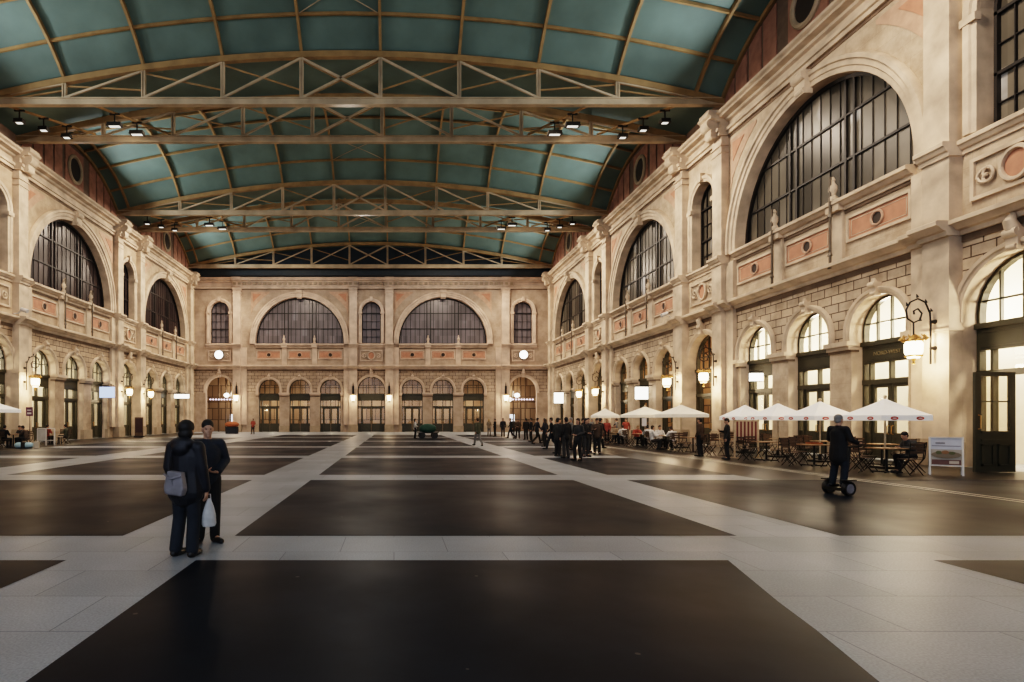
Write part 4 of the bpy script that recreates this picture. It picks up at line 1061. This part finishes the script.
def sconce(label, u, z=4.15):
    t = thing('wall_sconce', label, 'wall lamp', (0, 0, 0), 0, 'sconces on the end wall'); f = FE
    b = MB(f); b.box(u - .12, u + .12, .44, .5, z - .5, z + 1.5); b.tube([(u, .5, z + 1.1), (u, .75, z + 1.0), (u, .78, z + .45)], .035, 6); b.tube([(u, .48, z + 1.4), (u, .48, z + 2.0)], [.07, .01], 6); b.build('bracket', M['iron'], t)
    g = MB(f); g.prism([(u - .17, z - .32), (u + .17, z - .32), (u + .27, z + .34), (u - .27, z + .34)], .58, .98); g.build('glass', M['lampglass'], t)
    c = MB(f); c.prism([(u - .3, z + .34), (u + .3, z + .34), (u + .08, z + .52), (u - .08, z + .52)], .54, 1.02); c.build('cap', M['gold'], t)
    lamp('POINT', f(u, 1.4, z - .2), 110, WARM, .2)
for u, l in ((XC - 16.5, 'glowing sconce on the end wall, beside the left passage arch'), (XC - 2.21, 'glowing sconce on the end wall, left of the middle door'), (XC + 2.21, 'glowing sconce on the end wall, right of the middle door'), (XC + 16.5, 'glowing sconce on the end wall, beside the right passage arch')):
    sconce(l, u)

def disc(label, u):
    t = thing('wall_clock', label, 'clock', (0, 0, 0), 0, 'round lit discs'); z = 9.5
    b = MB(FE); b.prism([(u + .56 * math.cos(i * PI / 16), z + .56 * math.sin(i * PI / 16)) for i in range(32)], .1, .32); b.build('case', M['iron'], t)
    b = MB(FE); b.prism([(u + .5 * math.cos(i * PI / 16), z + .5 * math.sin(i * PI / 16)) for i in range(32)], .32, .36); b.build('face', M['white_glow'], t)
disc('round white glowing disc above the left passage arch', E_K[0]); disc('round white glowing disc above the right passage arch', E_K[1])

def box_sign(label, cat, frame, u0, u1, w0, w1, z0, z1, m):
    t = thing('light_box_sign', label, cat, (0, 0, 0))
    b = MB(frame); b.box(u0, u1, w0, w1, z0, z1); b.build('lit_box', m, t)
    f = MB(frame)
    for z in (z0 - .03, z1): f.box(u0 - .03, u1 + .03, w0, w1 + .02, z, z + .03)
    f.build('frame', M['iron'], t)
    a = MB(frame); um = (u0 + u1) / 2; a.tube([(um, .0, z1 + .12), (um, w1, z1 + .12)], .03, 6); a.tube([(um, w0 + .05, z1 + .12), (um, w0 + .05, z1)], .015, 6); a.tube([(um, w1 - .05, z1 + .12), (um, w1 - .05, z1)], .015, 6); a.build('arm', M['iron'], t)
    return t
box_sign('square white light box sign projecting from the right wall above the cream parasols', 'sign', FR, 41.9, 42.05, .35, 1.25, 3.05, 3.95, M['sign_glow'])
box_sign('white light box sign on the right wall near the far corner', 'sign', FR, 63.0, 63.15, .3, 1.3, 3.35, 4.5, M['sign_glow'])
box_sign('pale blue light box sign over the third left door', 'sign', FL, 47.1, 47.25, .3, 1.5, 3.35, 4.25, M['sign_blue'])
box_sign('long low white light box sign on the left wall near the corner', 'sign', FL, 63.4, 63.55, .2, 1.8, 3.9, 4.35, M['sign_glow'])
box_sign('white light box sign high in the nearest middle cafe arch', 'sign', FR, 29.3, 29.42, .05, .7, 3.55, 3.95, M['white_glow'])

for fr, u, l in ((FR, 37.9, 'small white camera housing on the right wall ledge'), (FL, 36.4, 'small white camera housing on the left wall ledge')):
    t = thing('security_camera', l, 'camera', (0, 0, 0))
    b = MB(fr); b.tube([(u, .85, 8.6), (u, 1.25, 8.46)], .13, 10); b.build('housing', M['plastic'], t)
    b = MB(fr); b.tube([(u, .36, 8.32), (u, .6, 8.32), (u, .9, 8.55)], .04, 6); b.build('arm', M['plastic'], t)

# ------------------------------------------------------------------ corner passages on the end wall
for s_, c in ((-1, E_K[0]), (1, E_K[1])):
    nm = 'left' if s_ < 0 else 'right'
    for i, (du, w, z) in enumerate(((.4 * s_ * -1, -1.6, 4.6), (1.2 * -s_, -2.6, 4.1))):
        t = thing('pendant_lamp', '%s round pendant lamp glowing inside the %s corner passage' % (('upper', 'lower')[i], nm), 'lamp', FE(c + du, w, z), 0, 'pendant lamps in the passages')
        b = MB(); b.ell((0, 0, 0), (.34, .34, .27), 14, 10); b.build('globe', M['white_glow'], t, True)
        b = MB(); b.tube([(0, 0, .26), (0, 0, 2.2)], .02, 6); b.build('cord', M['iron'], t)
    b = MB(FE)
    for d in (-.75, .15, .75): b.box(c + d - .06, c + d + .06, -2.2, -2.0, 0, 7.3)
    b.box(c - 2.4, c + 2.4, -2.25, -2.0, 3.7, 3.85)
    struct(b.build('trim_%d' % (1 if s_ < 0 else 2), M['brownwood']))
    t = thing('light_strip', 'strip of small violet white lights across the %s corner passage' % nm, 'light', (0, 0, 0))
    b = MB(FE); b.box(c - 1.5, c + 1.5, -.95, -.85, 4.0, 4.08); b.build('rail', M['iron'], t)
    for i in range(9):
        b = MB(FE); x = c - 1.4 + i * .35; b.box(x - .08, x + .08, -.85, -.78, 3.98, 4.1); b.build('bulb', emit_mat('violet_bulb', (.95, .8, 1.0), 4.0) if i == 0 else bpy.data.materials['violet_bulb'], t)
    t = thing('shop_counter', 'lit shop counter at the foot of the %s corner passage' % nm, 'counter', (0, 0, 0))
    b = MB(FE); x = c + 1.0 * -s_; b.box(x - .7, x + .7, -3.0, -2.5, 0, 1.1); b.build('counter', M['brownwood'], t)
    b = MB(FE); b.box(x - .55, x + .55, -3.0, -2.8, 1.15, 2.2); b.build('lit_display', M['sign_white'], t)

# ------------------------------------------------------------------ parasols
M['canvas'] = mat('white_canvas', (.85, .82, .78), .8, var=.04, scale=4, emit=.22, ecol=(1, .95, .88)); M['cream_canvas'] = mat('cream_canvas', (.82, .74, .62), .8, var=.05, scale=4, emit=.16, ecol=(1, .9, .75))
M['logo_red'] = mat('red_print', (.55, .05, .03), .7); M['logo_white'] = mat('white_print', (.85, .8, .78), .7); M['pole'] = mat('pale_wood_pole', (.55, .42, .28), .5, var=.2, scale=6)
def parasol(label, loc, r, ze, zt_, m, logos, group, rz=0.0):
    t = thing('parasol', label, 'parasol', loc, rz, group)
    c = MB(); q = [(-r, -r), (r, -r), (r, r), (-r, r)]
    for i in range(4):                                       # four sagging sails
        a, b = q[i], q[(i + 1) % 4]; n = 6; rowp = []
        for j in range(n + 1):
            f = j / n; ex = 1 - (1 - f) ** 1.18 if True else f
            zz = zt_ + (ze - zt_) * f ** .9
            row = []
            for k in range(n + 1):
                x = a[0] + (b[0] - a[0]) * k / n; y = a[1] + (b[1] - a[1]) * k / n
                row.append((x * f, y * f, zz - .03 * math.sin(PI * f) * math.sin(PI * k / n)))
            rowp += row
        c.add(rowp, [(j * (n + 1) + k, j * (n + 1) + k + 1, (j + 1) * (n + 1) + k + 1, (j + 1) * (n + 1) + k) for j in range(n) for k in range(n)])
    cp = c.build('canopy', m, t, True, 30)
    v = MB(); d = .17
    for i in range(4):
        a, b = q[i], q[(i + 1) % 4]
        v.add([(a[0], a[1], ze), (b[0], b[1], ze), (b[0] * 1.005, b[1] * 1.005, ze - d), (a[0] * 1.005, a[1] * 1.005, ze - d)], [(0, 1, 2, 3)])
    v.build('valance', m, cp)
    p = MB(); p.tube([(0, 0, .06), (0, 0, zt_ + .02)], .028, 8); p.ell((0, 0, zt_ + .05), (.05, .05, .06)); p.build('pole', M['pole'], t, True)
    b = MB(); b.box(-.28, .28, -.28, .28, 0, .07); b.lathe([(.06, .07), (.05, .3)], n=10); b.build('base', M['iron'], t)
    for i in range(4):
        a = q[i]; rb = MB(); rb.bar((0, 0, zt_ - .1), (a[0] * .98, a[1] * .98, ze - .03), .025); rb.bar((0, 0, ze - .15), (a[0] * .5, a[1] * .5, (ze + zt_) / 2 - .08), .02); rb.build('rib', M['pole'], t)
    if logos:
        for i, (dx, dy) in enumerate(((0, -1), (-1, 0))):
            for off in ((-.5, .5) if i == 0 else (-.5, .5)):
                g = MB(); rr = r * 1.012; n = 16
                def P(s, z, e): return (off * r + s, -rr - e, z) if i == 0 else (-rr - e, off * r + s, z)
                for m_, sx, sz, e in ((0, .125, .055, 0), (1, .07, .018, .004)):
                    g.add([P(sx * math.cos(2 * PI * k / n), ze - .095 + sz * math.sin(2 * PI * k / n), e) for k in range(n)], [tuple(range(n))], m_)
                g.build('logo', [M['logo_red'], M['logo_white']], cp)
    return t
X0 = 15.9
for i, (px, Y) in enumerate(((885, 18.5), (820, 21.3), (778, 23.9), (745, 26.6))):
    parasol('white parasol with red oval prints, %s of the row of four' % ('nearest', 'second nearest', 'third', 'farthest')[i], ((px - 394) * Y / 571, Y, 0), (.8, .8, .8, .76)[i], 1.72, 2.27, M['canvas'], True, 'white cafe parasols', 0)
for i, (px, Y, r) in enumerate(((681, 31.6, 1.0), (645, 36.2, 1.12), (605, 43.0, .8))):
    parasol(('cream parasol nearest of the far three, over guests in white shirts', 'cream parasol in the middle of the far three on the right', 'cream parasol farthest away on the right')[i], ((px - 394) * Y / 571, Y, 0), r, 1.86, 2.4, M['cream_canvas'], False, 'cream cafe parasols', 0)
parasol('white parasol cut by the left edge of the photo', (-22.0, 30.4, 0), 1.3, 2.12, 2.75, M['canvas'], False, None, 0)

# ------------------------------------------------------------------ cafe tables and chairs
M['tabletop'] = mat('oak_table_top', (.34, .2, .1), .4, var=.25, scale=5); M['slat'] = mat('dark_slats', (.09, .055, .035), .5, var=.2, scale=6)
def make_chair(label, group):
    t = thing('cafe_chair', label, 'chair', (0, 0, 0), 0, group)
    s = MB()
    for i in range(5): s.box(-.2, .2, -.2 + i * .082, -.2 + i * .082 + .065, .44, .46)
    s.build('seat', M['slat'], t)
    b = MB()
    for z in (.62, .74, .84): b.box(-.2, .2, -.245, -.225, z, z + .07)
    b.build('backrest', M['slat'], t)
    for x in (-.2, .2):
        l = MB(); l.tube([(x, -.26, .92), (x, -.2, .45), (x, .2, .0)], .014, 6); l.build('leg', M['iron'], t)
        l = MB(); l.tube([(x * .9, .2, .45), (x * .9, -.24, .0)], .014, 6); l.build('leg', M['iron'], t)
    return t
def make_table(label, group, m=None):
    t = thing('cafe_table', label, 'table', (0, 0, 0), 0, group)
    b = MB(); b.box(-.36, .36, -.36, .36, .71, .74); b.build('table_top', m or M['tabletop'], t)
    b = MB(); b.lathe([(.035, .03), (.03, .3), (.03, .71)], n=8); b.build('pedestal', M['iron'], t)
    b = MB(); b.bar((-.26, -.26, .02), (.26, .26, .02), .05, .04); b.bar((-.26, .26, .02), (.26, -.26, .02), .05, .04); b.build('foot', M['iron'], t)
    return t
CG = 'folding slatted cafe chairs on the right terrace'; TG = 'small square tables on the right terrace'
chair0 = make_chair('', CG); table0 = make_table('', TG)
used = {'c': False, 't': False}
SEATS = []
def put(kind, x, y, rz, label, group=None):
    src = chair0 if kind == 'c' else table0
    if not used[kind]:
        used[kind] = True; src.location = (x, y, 0); src.rotation_euler = (0, 0, rz); src['label'] = label; o = src
        if group: o['group'] = group
        return o
    return dup(src, (x, y, 0), rz, label, group)
def table_set(x, y, where, n=4, tg=TG, cg=CG):
    put('t', x, y, 0, 'small square table, ' + where, tg)
    for dx, dy, rz, side in ((0, -.76, 0, 'near'), (0, .76, PI, 'far'), (-.76, 0, -PI / 2, 'hall'), (.76, 0, PI / 2, 'wall'))[:n]:
        put('c', x + dx, y + dy, rz, 'slatted chair at the %s side of the table, %s' % (side, where), cg)
ROWN = ['nearest', 'second', 'third', 'fourth', 'fifth']
for i, y in enumerate((17.3, 19.5, 22.0, 24.6, 27.4)):
    table_set(14.35 if i else 14.75, y if i else 17.1, '%s in the hall-side terrace row' % ROWN[i])
for i, y in enumerate((19.9, 22.5, 25.0, 27.8)):
    table_set(17.0, y, '%s in the wall-side terrace row' % ROWN[i])
FG = 'tables under the cream parasols'; FC = 'chairs under the cream parasols'
for i, (x, y) in enumerate(((14.3, 30.0), (14.5, 33.4), (14.5, 36.8), (14.4, 40.2))):
    table_set(x, y, '%s under the cream parasols' % ROWN[i], 4, FG, FC)
LGp = 'tables on the left terrace'; LC = 'chairs on the left terrace'
table_set(-21.6, 32.4, 'nearer one on the left terrace', 4, LGp, LC)
table_set(-21.9, 36.8, 'farther one on the left terrace', 4, LGp, LC)
t = thing('serving_tray', 'orange tray on the second hall-side terrace table', 'tray', (14.35, 19.5, .745)); b = MB(); b.box(-.2, .2, -.14, .14, 0, .015); b.build('base', CL['orange'], t)
b = MB()
for e in ((-.2, .2, -.14, -.125), (-.2, .2, .125, .14), (-.2, -.185, -.14, .14), (.185, .2, -.14, .14)): b.box(e[0], e[1], e[2], e[3], .015, .05)
b.build('rim', CL['orange'], t)

# ------------------------------------------------------------------ A-board with a food poster
M['frame_w'] = mat('white_metal_frame', (.75, .7, .64), .4, var=.05)
t = thing('advertising_board', 'white A-frame advertising board with food poster at the right pier', 'sign', (15.8, 16.35, 0), -.7)
W, H0, H1 = .34, .27, 1.08
for s_, nm in ((-1, 'front'), (1, 'back')):
    f = MB(); y0, y1 = s_ * .2, s_ * .03
    def yy(z): return y0 + (y1 - y0) * z / H1
    for x in (-W, W): f.bar((x, yy(0), 0), (x, yy(H1), H1), .04, .03)
    for z in (H0, H1 - .015): f.bar((-W, yy(z), z), (W, yy(z), z), .04, .03)
    f.build('leg_frame', M['frame_w'], t)
    p = MB(); P = lambda x, z, e: (x, yy(z) + s_ * e, z)
    def pq(x0, x1, z0, z1, e, m): p.add([P(x0, z0, e), P(x1, z0, e), P(x1, z1, e), P(x0, z1, e)], [(0, 1, 2, 3)], m)
    pq(-W + .02, W - .02, H0, H1 - .02, .0, 0)
    if s_ < 0:
        pq(-W + .02, W - .02, H0 + .46, H1 - .03, .004, 1); pq(-W + .04, W - .04, H0 + .03, H0 + .17, .004, 2); pq(.06, W - .08, H0 + .06, H0 + .14, .008, 3)
        pq(-.22, -.02, .89, .93, .008, 4); pq(-.3, .3, .82, .84, .008, 4)
        for cx, cz, rx, rz_, m in ((0, .58, .31, .1, 5), (0, .61, .27, .07, 3), (-.15, .64, .07, .05, 6), (-.02, .65, .08, .05, 7), (.12, .63, .07, .045, 6)):
            p.add([P(cx + rx * math.cos(k * PI / 10), cz + rz_ * math.sin(k * PI / 10), .008 + .002 * m) for k in range(20)], [tuple(range(20))], m)
    p.build('poster', [mat('poster_ground', (.42, .36, .3)), mat('poster_sky', (.55, .55, .6)), mat('poster_band', (.13, .06, .05)), mat('poster_pale', (.5, .42, .34)), mat('poster_ink', (.2, .18, .2)), mat('poster_plate', (.2, .15, .1)), mat('poster_herb', (.1, .1, .04)), mat('poster_meat', (.25, .12, .05))], t)

# striped canvas stand, small signs and boards
M['stripe'], nt_, b_ = new_mat('striped_canvas'); w_ = nt_.nodes.new('ShaderNodeTexWave'); tc_ = nt_.nodes.new('ShaderNodeTexCoord'); nt_.links.new(tc_.outputs['Object'], w_.inputs['Vector']); w_.inputs['Scale'].default_value = 2.1
cr_ = nt_.nodes.new('ShaderNodeValToRGB'); cr_.color_ramp.interpolation = 'CONSTANT'; cr_.color_ramp.elements[0].color = (.5, .36, .25, 1); cr_.color_ramp.elements[1].color = (.16, .045, .04, 1); cr_.color_ramp.elements[1].position = .5
nt_.links.new(w_.outputs['Fac'], cr_.inputs[0]); nt_.links.new(cr_.outputs[0], b_.inputs['Base Color']); b_.inputs['Roughness'].default_value = .9
t = thing('striped_screen', 'red and cream striped canvas screen left of the white parasol row', 'screen', (14.38, 23.3, 0), 0)
b = MB(); b.box(-.45, .45, -.01, .01, .72, 1.5); b.build('canvas', M['stripe'], t)
b = MB()
for x in (-.48, .48): b.box(x - .025, x + .025, -.025, .025, 0, 1.58); b.box(x - .03, x + .03, -.25, .25, 0, .04)
b.box(-.5, .5, -.025, .025, 1.5, 1.56); b.build('frame', M['pole'], t)
for i in range(10):
    b = MB(); b.ell((-.43 + i * .095, -.03, 1.6), (.022, .022, .03), 8, 6); b.build('knob', M['canvas'], t)

def post_sign(label, loc, m, z0, z1, w, mark=None):
    t = thing('post_sign', label, 'sign', loc)
    b = MB(); b.tube([(0, 0, 0), (0, 0, z1)], .022, 8); b.build('post', M['iron'], t); b = MB(); b.lathe([(.2, 0), (.2, .03), (.04, .06)], n=14); b.build('base', M['iron'], t)
    b = MB(); b.box(-w, w, -.05, -.02, z0, z1); pl = b.build('plate', m, t)
    if mark:
        for a, e in mark: q = MB(); q.box(-w * .6, w * .6, -.056, -.05, z0 + (z1 - z0) * a, z0 + (z1 - z0) * e); q.build('mark', M['logo_white'], pl)
post_sign('white menu board on a thin post before the middle cream parasol', (14.05, 32.1, 0), M['logo_white'], 1.2, 1.65, .13)
post_sign('small purple sign on a post on the left terrace', (-21.62, 33.9, 0), mat('purple_sign', (.16, .06, .11), .5), 1.78, 2.3, .2, [(.2, .4), (.6, .72)])
t = thing('information_board', 'tall dark upright information board by the left wall', 'board', (-22.5, 50.4, 0), .25)
b = MB(); b.box(-.34, .34, -.08, .08, .12, 1.75); b.build('panel', M['brownwood'], t); b = MB(); b.box(-.4, .4, -.25, .25, 0, .12); b.build('base', M['iron'], t); b = MB(); b.box(-.28, .28, -.09, -.08, .4, 1.65); b.build('poster', mat('dark_red_poster', (.05, .02, .016)), t)
# left terrace extras
t = thing('sports_bag', 'pale blue and black sports bag on the floor by the left guests', 'bag', (-20.15, 31.1, 0), .2)
b = MB(); cap(b, (-.32, 0, .17), (.32, 0, .17), .16, .16); me = remesh(b, .03, 3); o = link('body', me, mat('pale_blue_nylon', (.35, .5, .55), .5), t)
b = MB(); b.tube([(-.2, 0, .3), (-.12, 0, .42), (.12, 0, .42), (.2, 0, .3)], .015, 6); b.build('handle', M['iron'], t); b = MB(); b.box(-.1, .1, -.175, .175, .02, .34); b.build('side_band', M['iron'], t)
t = thing('paper_bag', 'cream paper bag on the floor beside the sports bag', 'bag', (-19.6, 31.3, 0), .3); b = MB(); b.box(-.13, .13, -.09, .09, 0, .36); b.build('sack', mat('kraft_paper', (.6, .5, .38), .8), t); b = MB(); b.tube([(-.06, 0, .35), (-.05, 0, .45), (.05, 0, .45), (.06, 0, .35)], .008, 5); b.build('handle', M['pole'], t)
t = thing('low_railing', 'low white rail at the end of the left terrace', 'railing', (-20.9, 34.3, 0), .1)
b = MB(); b.box(-.5, .5, -.03, .03, 1.0, 1.06); b.box(-.5, .5, -.02, .02, .3, .34); b.build('rail', M['frame_w'], t)
for x in (-.48, 0, .48): b = MB(); b.box(x - .03, x + .03, -.03, .03, 0, 1.0); b.build('post', M['frame_w'], t)
b = MB(); b.box(-.45, -.03, -.01, .01, .34, .98); b.build('panel', mat('white_banner', (.6, .56, .5)), t)
t = thing('wooden_stool', 'small orange brown stool at the end of the left terrace', 'stool', (-19.9, 34.0, 0)); b = MB(); b.lathe([(.18, .52), (.18, .56)], n=14); b.build('seat', M['pole'], t)
for k in range(4): a = PI / 4 + k * PI / 2; b = MB(); b.tube([(.12 * math.cos(a), .12 * math.sin(a), .52), (.19 * math.cos(a), .19 * math.sin(a), 0)], .016, 6); b.build('leg', M['pole'], t)

# ------------------------------------------------------------------ crowd (standing still)
def at(px, Y, z=0): return ((px - 394) * Y / 571, Y, z)
pA = person('person in black coat at the front of the dark group', 'stand', at(566, 23.5), .4, 1.66, 'black', 'charcoal', 'dark')
pB = person('long-haired person in charcoal jacket at the front of the dark group', 'stand_b', at(578, 22.0), 2.2, 1.62, 'charcoal', 'black', 'brown', 'long')
pW = person('walking person in dark coat in the gap left of the dark group', 'walk', at(552, 30), 1.3, 1.66, 'black', 'denim', 'dark')
pP = person('person in brown coat looking down, right rim of the dark group', 'phone', at(597, 26), 2.8, 1.62, 'brown', 'black', 'brown')
pS = person('guest in white shirt at the nearest cream parasol table, far side', 'sit', (14.3, 30.74, .0), PI, 1.62, 'white', 'black', 'dark')
pT = person('guest in white shirt leaning over the nearest cream parasol table', 'sit_b', (14.3, 29.26, .0), 0, 1.62, 'white', 'black', 'brown')
CR = [
 (pA, 'person in slate jacket at the back of the dark group', at(588, 27.5), 3.3, 'slate', 'black', 'dark', 1.64), (pB, 'long-haired person in olive jacket at the left of the dark group', at(557, 26.5), .9, 'olive', 'denim', 'fair', 1.58),
 (pA, 'person in grey jacket behind the dark group', at(571, 29.5), 1.5, 'grey', 'charcoal', 'grey', 1.66), (pP, 'person in black jacket with a phone at the back of the dark group', at(583, 32), 4.2, 'black', 'denim', 'dark', 1.64),
 (pW, 'walker in navy coat heading right near the end wall', at(537, 37), -1.4, 'navy', 'black', 'dark', 1.66), (pA, 'person in black coat waiting by the right passage', at(526, 44), .2, 'black', 'black', 'dark', 1.64),
 (pB, 'person in brown jacket waiting by the right passage', at(518, 46), 2.8, 'brown', 'black', 'dark', 1.6), (pW, 'walker in charcoal coat before the right passage', at(511, 47), 1.5, 'charcoal', 'denim', 'brown', 1.66),
 (pA, 'person in navy coat left of the right passage', at(503, 50), 3.0, 'navy', 'charcoal', 'dark', 1.66), (pP, 'person in black coat against the pilaster by the right passage', at(495, 52), 1.0, 'black', 'black', 'brown', 1.62),
 (pB, 'person in pale jacket against the last pier of the end wall', at(489, 53), -.6, 'tan', 'grey', 'fair', 1.6), (pW, 'walker in olive jacket alone on the light paving strip', at(478, 34), .4, 'olive', 'grey', 'brown', 1.64),
 (pW, 'walker in black coat before the far right arches', at(545, 41), 1.7, 'black', 'charcoal', 'dark', 1.64), (pA, 'person in brown coat before the far right arches', at(560, 36), 2.4, 'brown', 'denim', 'brown', 1.62),
 (pP, 'person in dark coat with a phone standing before the striped screen', at(727, 22.6), 1.2, 'black', 'black', 'dark', 1.62), (pB, 'person in red jacket by the left end wall pilaster', at(253, 60), 3.0, 'red', 'black', 'dark', 1.62),
 (pA, 'person in brown coat in front of the seated guests on the right terrace', at(757 - 57, 24.5), .6, 'brown', 'black', 'dark', 1.64), (pB, 'person in white top beside the green handcart', at(415, 47), -1.5, 'white', 'denim', 'dark', 1.62),
 (pW, 'walker in grey coat at the end of the cream parasol row', at(617, 39), .8, 'grey', 'charcoal', 'brown', 1.64), (pA, 'person in red top at the end of the cream parasol row', at(607, 38), 2.4, 'red', 'black', 'fair', 1.6),
 (pB, 'person in black coat, second from the front at the right of the dark group', at(586, 24.2), 3.6, 'black', 'charcoal', 'dark', 1.62), (pA, 'person in charcoal coat at the left front of the dark group', at(558, 24.4), 5.2, 'charcoal', 'black', 'dark', 1.64),
 (pW, 'walker in black coat passing behind the dark group', at(600, 30.5), -1.3, 'black', 'black', 'dark', 1.64), (pB, 'person in slate coat between the dark group and the right passage', at(545, 33), .8, 'slate', 'black', 'brown', 1.6),
 (pA, 'person in black coat between the dark group and the right passage', at(531, 40.5), 1.6, 'black', 'black', 'dark', 1.64), (pA, 'person in dark coat close before the door under the right passage lamps', at(513, 55), 3.4, 'charcoal', 'black', 'dark', 1.64),
 (pP, 'person in navy coat with a phone near the end of the white floor lines', at(570, 38), 5.6, 'navy', 'black', 'dark', 1.62), (pB, 'person in grey coat beyond the last cream parasol', at(592, 46), 2.0, 'grey', 'black', 'grey', 1.6),
 (pA, 'person in olive coat beside the last cream parasol', at(600, 42), 1.0, 'olive', 'black', 'brown', 1.64), (pW, 'walker in red jacket near the last cream parasol', at(626, 40.5), 2.6, 'red', 'charcoal', 'dark', 1.62),
]
for src, lab, loc, rz, tp, lg_, hr, H in CR: again(src, lab, loc, rz, tp, lg_, hr, H, 'people standing and walking in the hall')
for o in (pA, pB, pW, pP): o['group'] = 'people standing and walking in the hall'
SG = 'seated cafe guests'
pS['group'] = SG; pT['group'] = SG
ST = [
 (pS, 'guest in white shirt on the hall side of the nearest cream parasol table', (13.56, 30.0, 0), -PI / 2, 'white', 'charcoal', 'brown'),
 (pS, 'guest in white shirt on the near side of the second cream parasol table', (14.5, 32.66, 0), 0, 'white', 'black', 'dark'), (pT, 'guest in red top on the far side of the second cream parasol table', (14.5, 34.14, 0), PI, 'red', 'black', 'fair'),
 (pS, 'guest in tan top on the far side of the third cream parasol table', (14.5, 37.54, 0), PI, 'tan', 'denim', 'dark'), (pT, 'guest in white top on the near side of the third cream parasol table', (14.5, 36.06, 0), 0, 'white', 'denim', 'brown'),
 (pS, 'guest in red top on the near side of the fourth cream parasol table', (14.4, 39.46, 0), 0, 'red', 'grey', 'fair'), (pT, 'guest in white top on the hall side of the fourth cream parasol table', (13.66, 40.2, 0), -PI / 2, 'white', 'grey', 'dark'),
 (pT, 'guest in brown coat with back to the hall at the left edge', (-20.86, 32.4, 0), PI / 2, 'brown', 'black', 'dark'), (pS, 'guest in black coat on the near side of the left edge table', (-21.6, 31.66, 0), 0, 'black', 'black', 'dark'),
 (pT, 'guest in charcoal coat on the far side of the left edge table', (-21.6, 33.14, 0), PI, 'charcoal', 'black', 'brown'), (pS, 'guest in olive coat on the hall side of the farther left table', (-21.16, 36.8, 0), PI / 2, 'olive', 'black', 'dark'), (pS, 'guest in red top on the near side of the farther left table', (-21.9, 36.06, 0), 0, 'red', 'black', 'dark'),
 (pT, 'guest in dark grey coat beside the advertising board', (15.49, 17.1, 0), PI / 2, 'charcoal', 'black', 'dark'),
]
for src, lab, loc, rz, tp, lg_, hr in ST: again(src, lab, loc, rz, tp, lg_, hr, 1.62, SG)

# green-covered handcart near the end wall, orange stand at the left passage
t = thing('handcart', 'handcart with green cover in front of the end wall doors', 'cart', at(429, 47.3), .1)
b = MB(); b.box(-.95, .75, -.35, .35, .42, .5); b.build('bed', M['iron'], t); b = MB(); b.ell((-.1, 0, .82), (.75, .36, .4), 14, 8); link('cover', remesh(b, .05, 3), mat('dark_green_tarpaulin', (.03, .09, .065), .6), t)
for x in (-.6, .45):
    for y in (-.36, .36):
        b = MB(); b.fn = lambda a, c, d, x=x, y=y: (x + a, y + d, .26 + c); b.lathe([(.2, -.03), (.25, -.03), (.25, .03), (.2, .03)], n=16); b.build('wheel', M['shoe'], t)
b = MB(); b.tube([(.75, -.25, .46), (1.0, -.25, 1.0), (1.0, .25, 1.0), (.75, .25, .46)], .02, 6); b.build('handle', M['iron'], t)
t = thing('flower_stand', 'orange covered stand by the left passage arch', 'stall', at(232, 62), 0)
b = MB(); b.box(-.6, .6, -.4, .4, 0, .75); b.build('counter', CL['slate'], t); b = MB(); b.ell((0, 0, 1.0), (.8, .5, .34), 12, 8); link('awning', remesh(b, .06, 3), CL['orange'], t)
for x in (-.55, .55): b = MB(); b.box(x - .03, x + .03, -.03, .03, .7, 1.05); b.build('post', M['pole'], t)
# ------------------------------------------------------------------ light
for n_, c in enumerate([-.35] + NCS + [66.6]):
    k = (.25, 1.0, 1.0, 1.05, .95)[n_]
    for x, tgt in ((XL + 6.5, XL), (XR - 6.5, XR)):
        lamp('AREA', (x, c, 19.2), 800 * k, (1.0, .82, .655), .9, (tgt, c + (-3, 2, 0, -1, -4)[n_], 5)).data.spread = math.radians(150)
    for x, tgt in ((-13.5, XL), (8.0, XR)):
        lamp('AREA', (x, c, 19.3), 560 * k, (1.0, .82, .655), 1.2, (tgt, c + (-4, 3, 1, 0, -4)[n_], 7)).data.spread = math.radians(130)
    lamp('AREA', (XC, c, 19.3), 300 * k, (1.0, .92, .82), 1.5, (XC, c - 8, 0))
for x in (XC - 9, XC + 9):                                   # wall washers for the end wall
    lamp('AREA', (x, 60.5, 19.0), 520, (1.0, .82, .64), 1.2, (x, YE, 7)).data.spread = math.radians(130)
for c in BAYS[1:]:
    for x, s_ in ((XL + 1.3, 1), (XR - 1.3, -1)):           # uplights lying on the cornice
        for d in (-2.5, 2.5):
            lamp('AREA', (x, c + d, 19.3), 300, (.9, .97, 1.0), .8, (x + s_ * 16, c + d * .3, 25.5)).data.spread = math.radians(140)
w = bpy.data.worlds.new('World'); S.world = w; w.use_nodes = True
bg = w.node_tree.nodes['Background']; bg.inputs[0].default_value = (.74, .84, 1.0, 1); bg.inputs[1].default_value = 1.5

# ------------------------------------------------------------------ camera: level view camera with rise and shift
cd = bpy.data.cameras.new('camera'); cam = bpy.data.objects.new('camera', cd); COL.objects.link(cam)
cam.location = (0, 0, 1.6); cam.rotation_euler = (PI / 2, 0, 0)
cd.sensor_fit = 'HORIZONTAL'; cd.sensor_width = 36.0; cd.lens = 571 / 1024 * 36.0
cd.shift_x = (512 - 394) / 1024; cd.shift_y = (419 - 341) / 1024
cd.clip_end = 400
S.camera = cam
S.view_settings.view_transform = 'Filmic'; S.view_settings.look = 'High Contrast'; S.view_settings.exposure = -0.22
S.cycles.max_bounces = 6; S.cycles.diffuse_bounces = 3; S.cycles.glossy_bounces = 3; S.cycles.transparent_max_bounces = 8
S.cycles.sample_clamp_indirect = 4; S.cycles.caustics_reflective = False; S.cycles.caustics_refractive = False
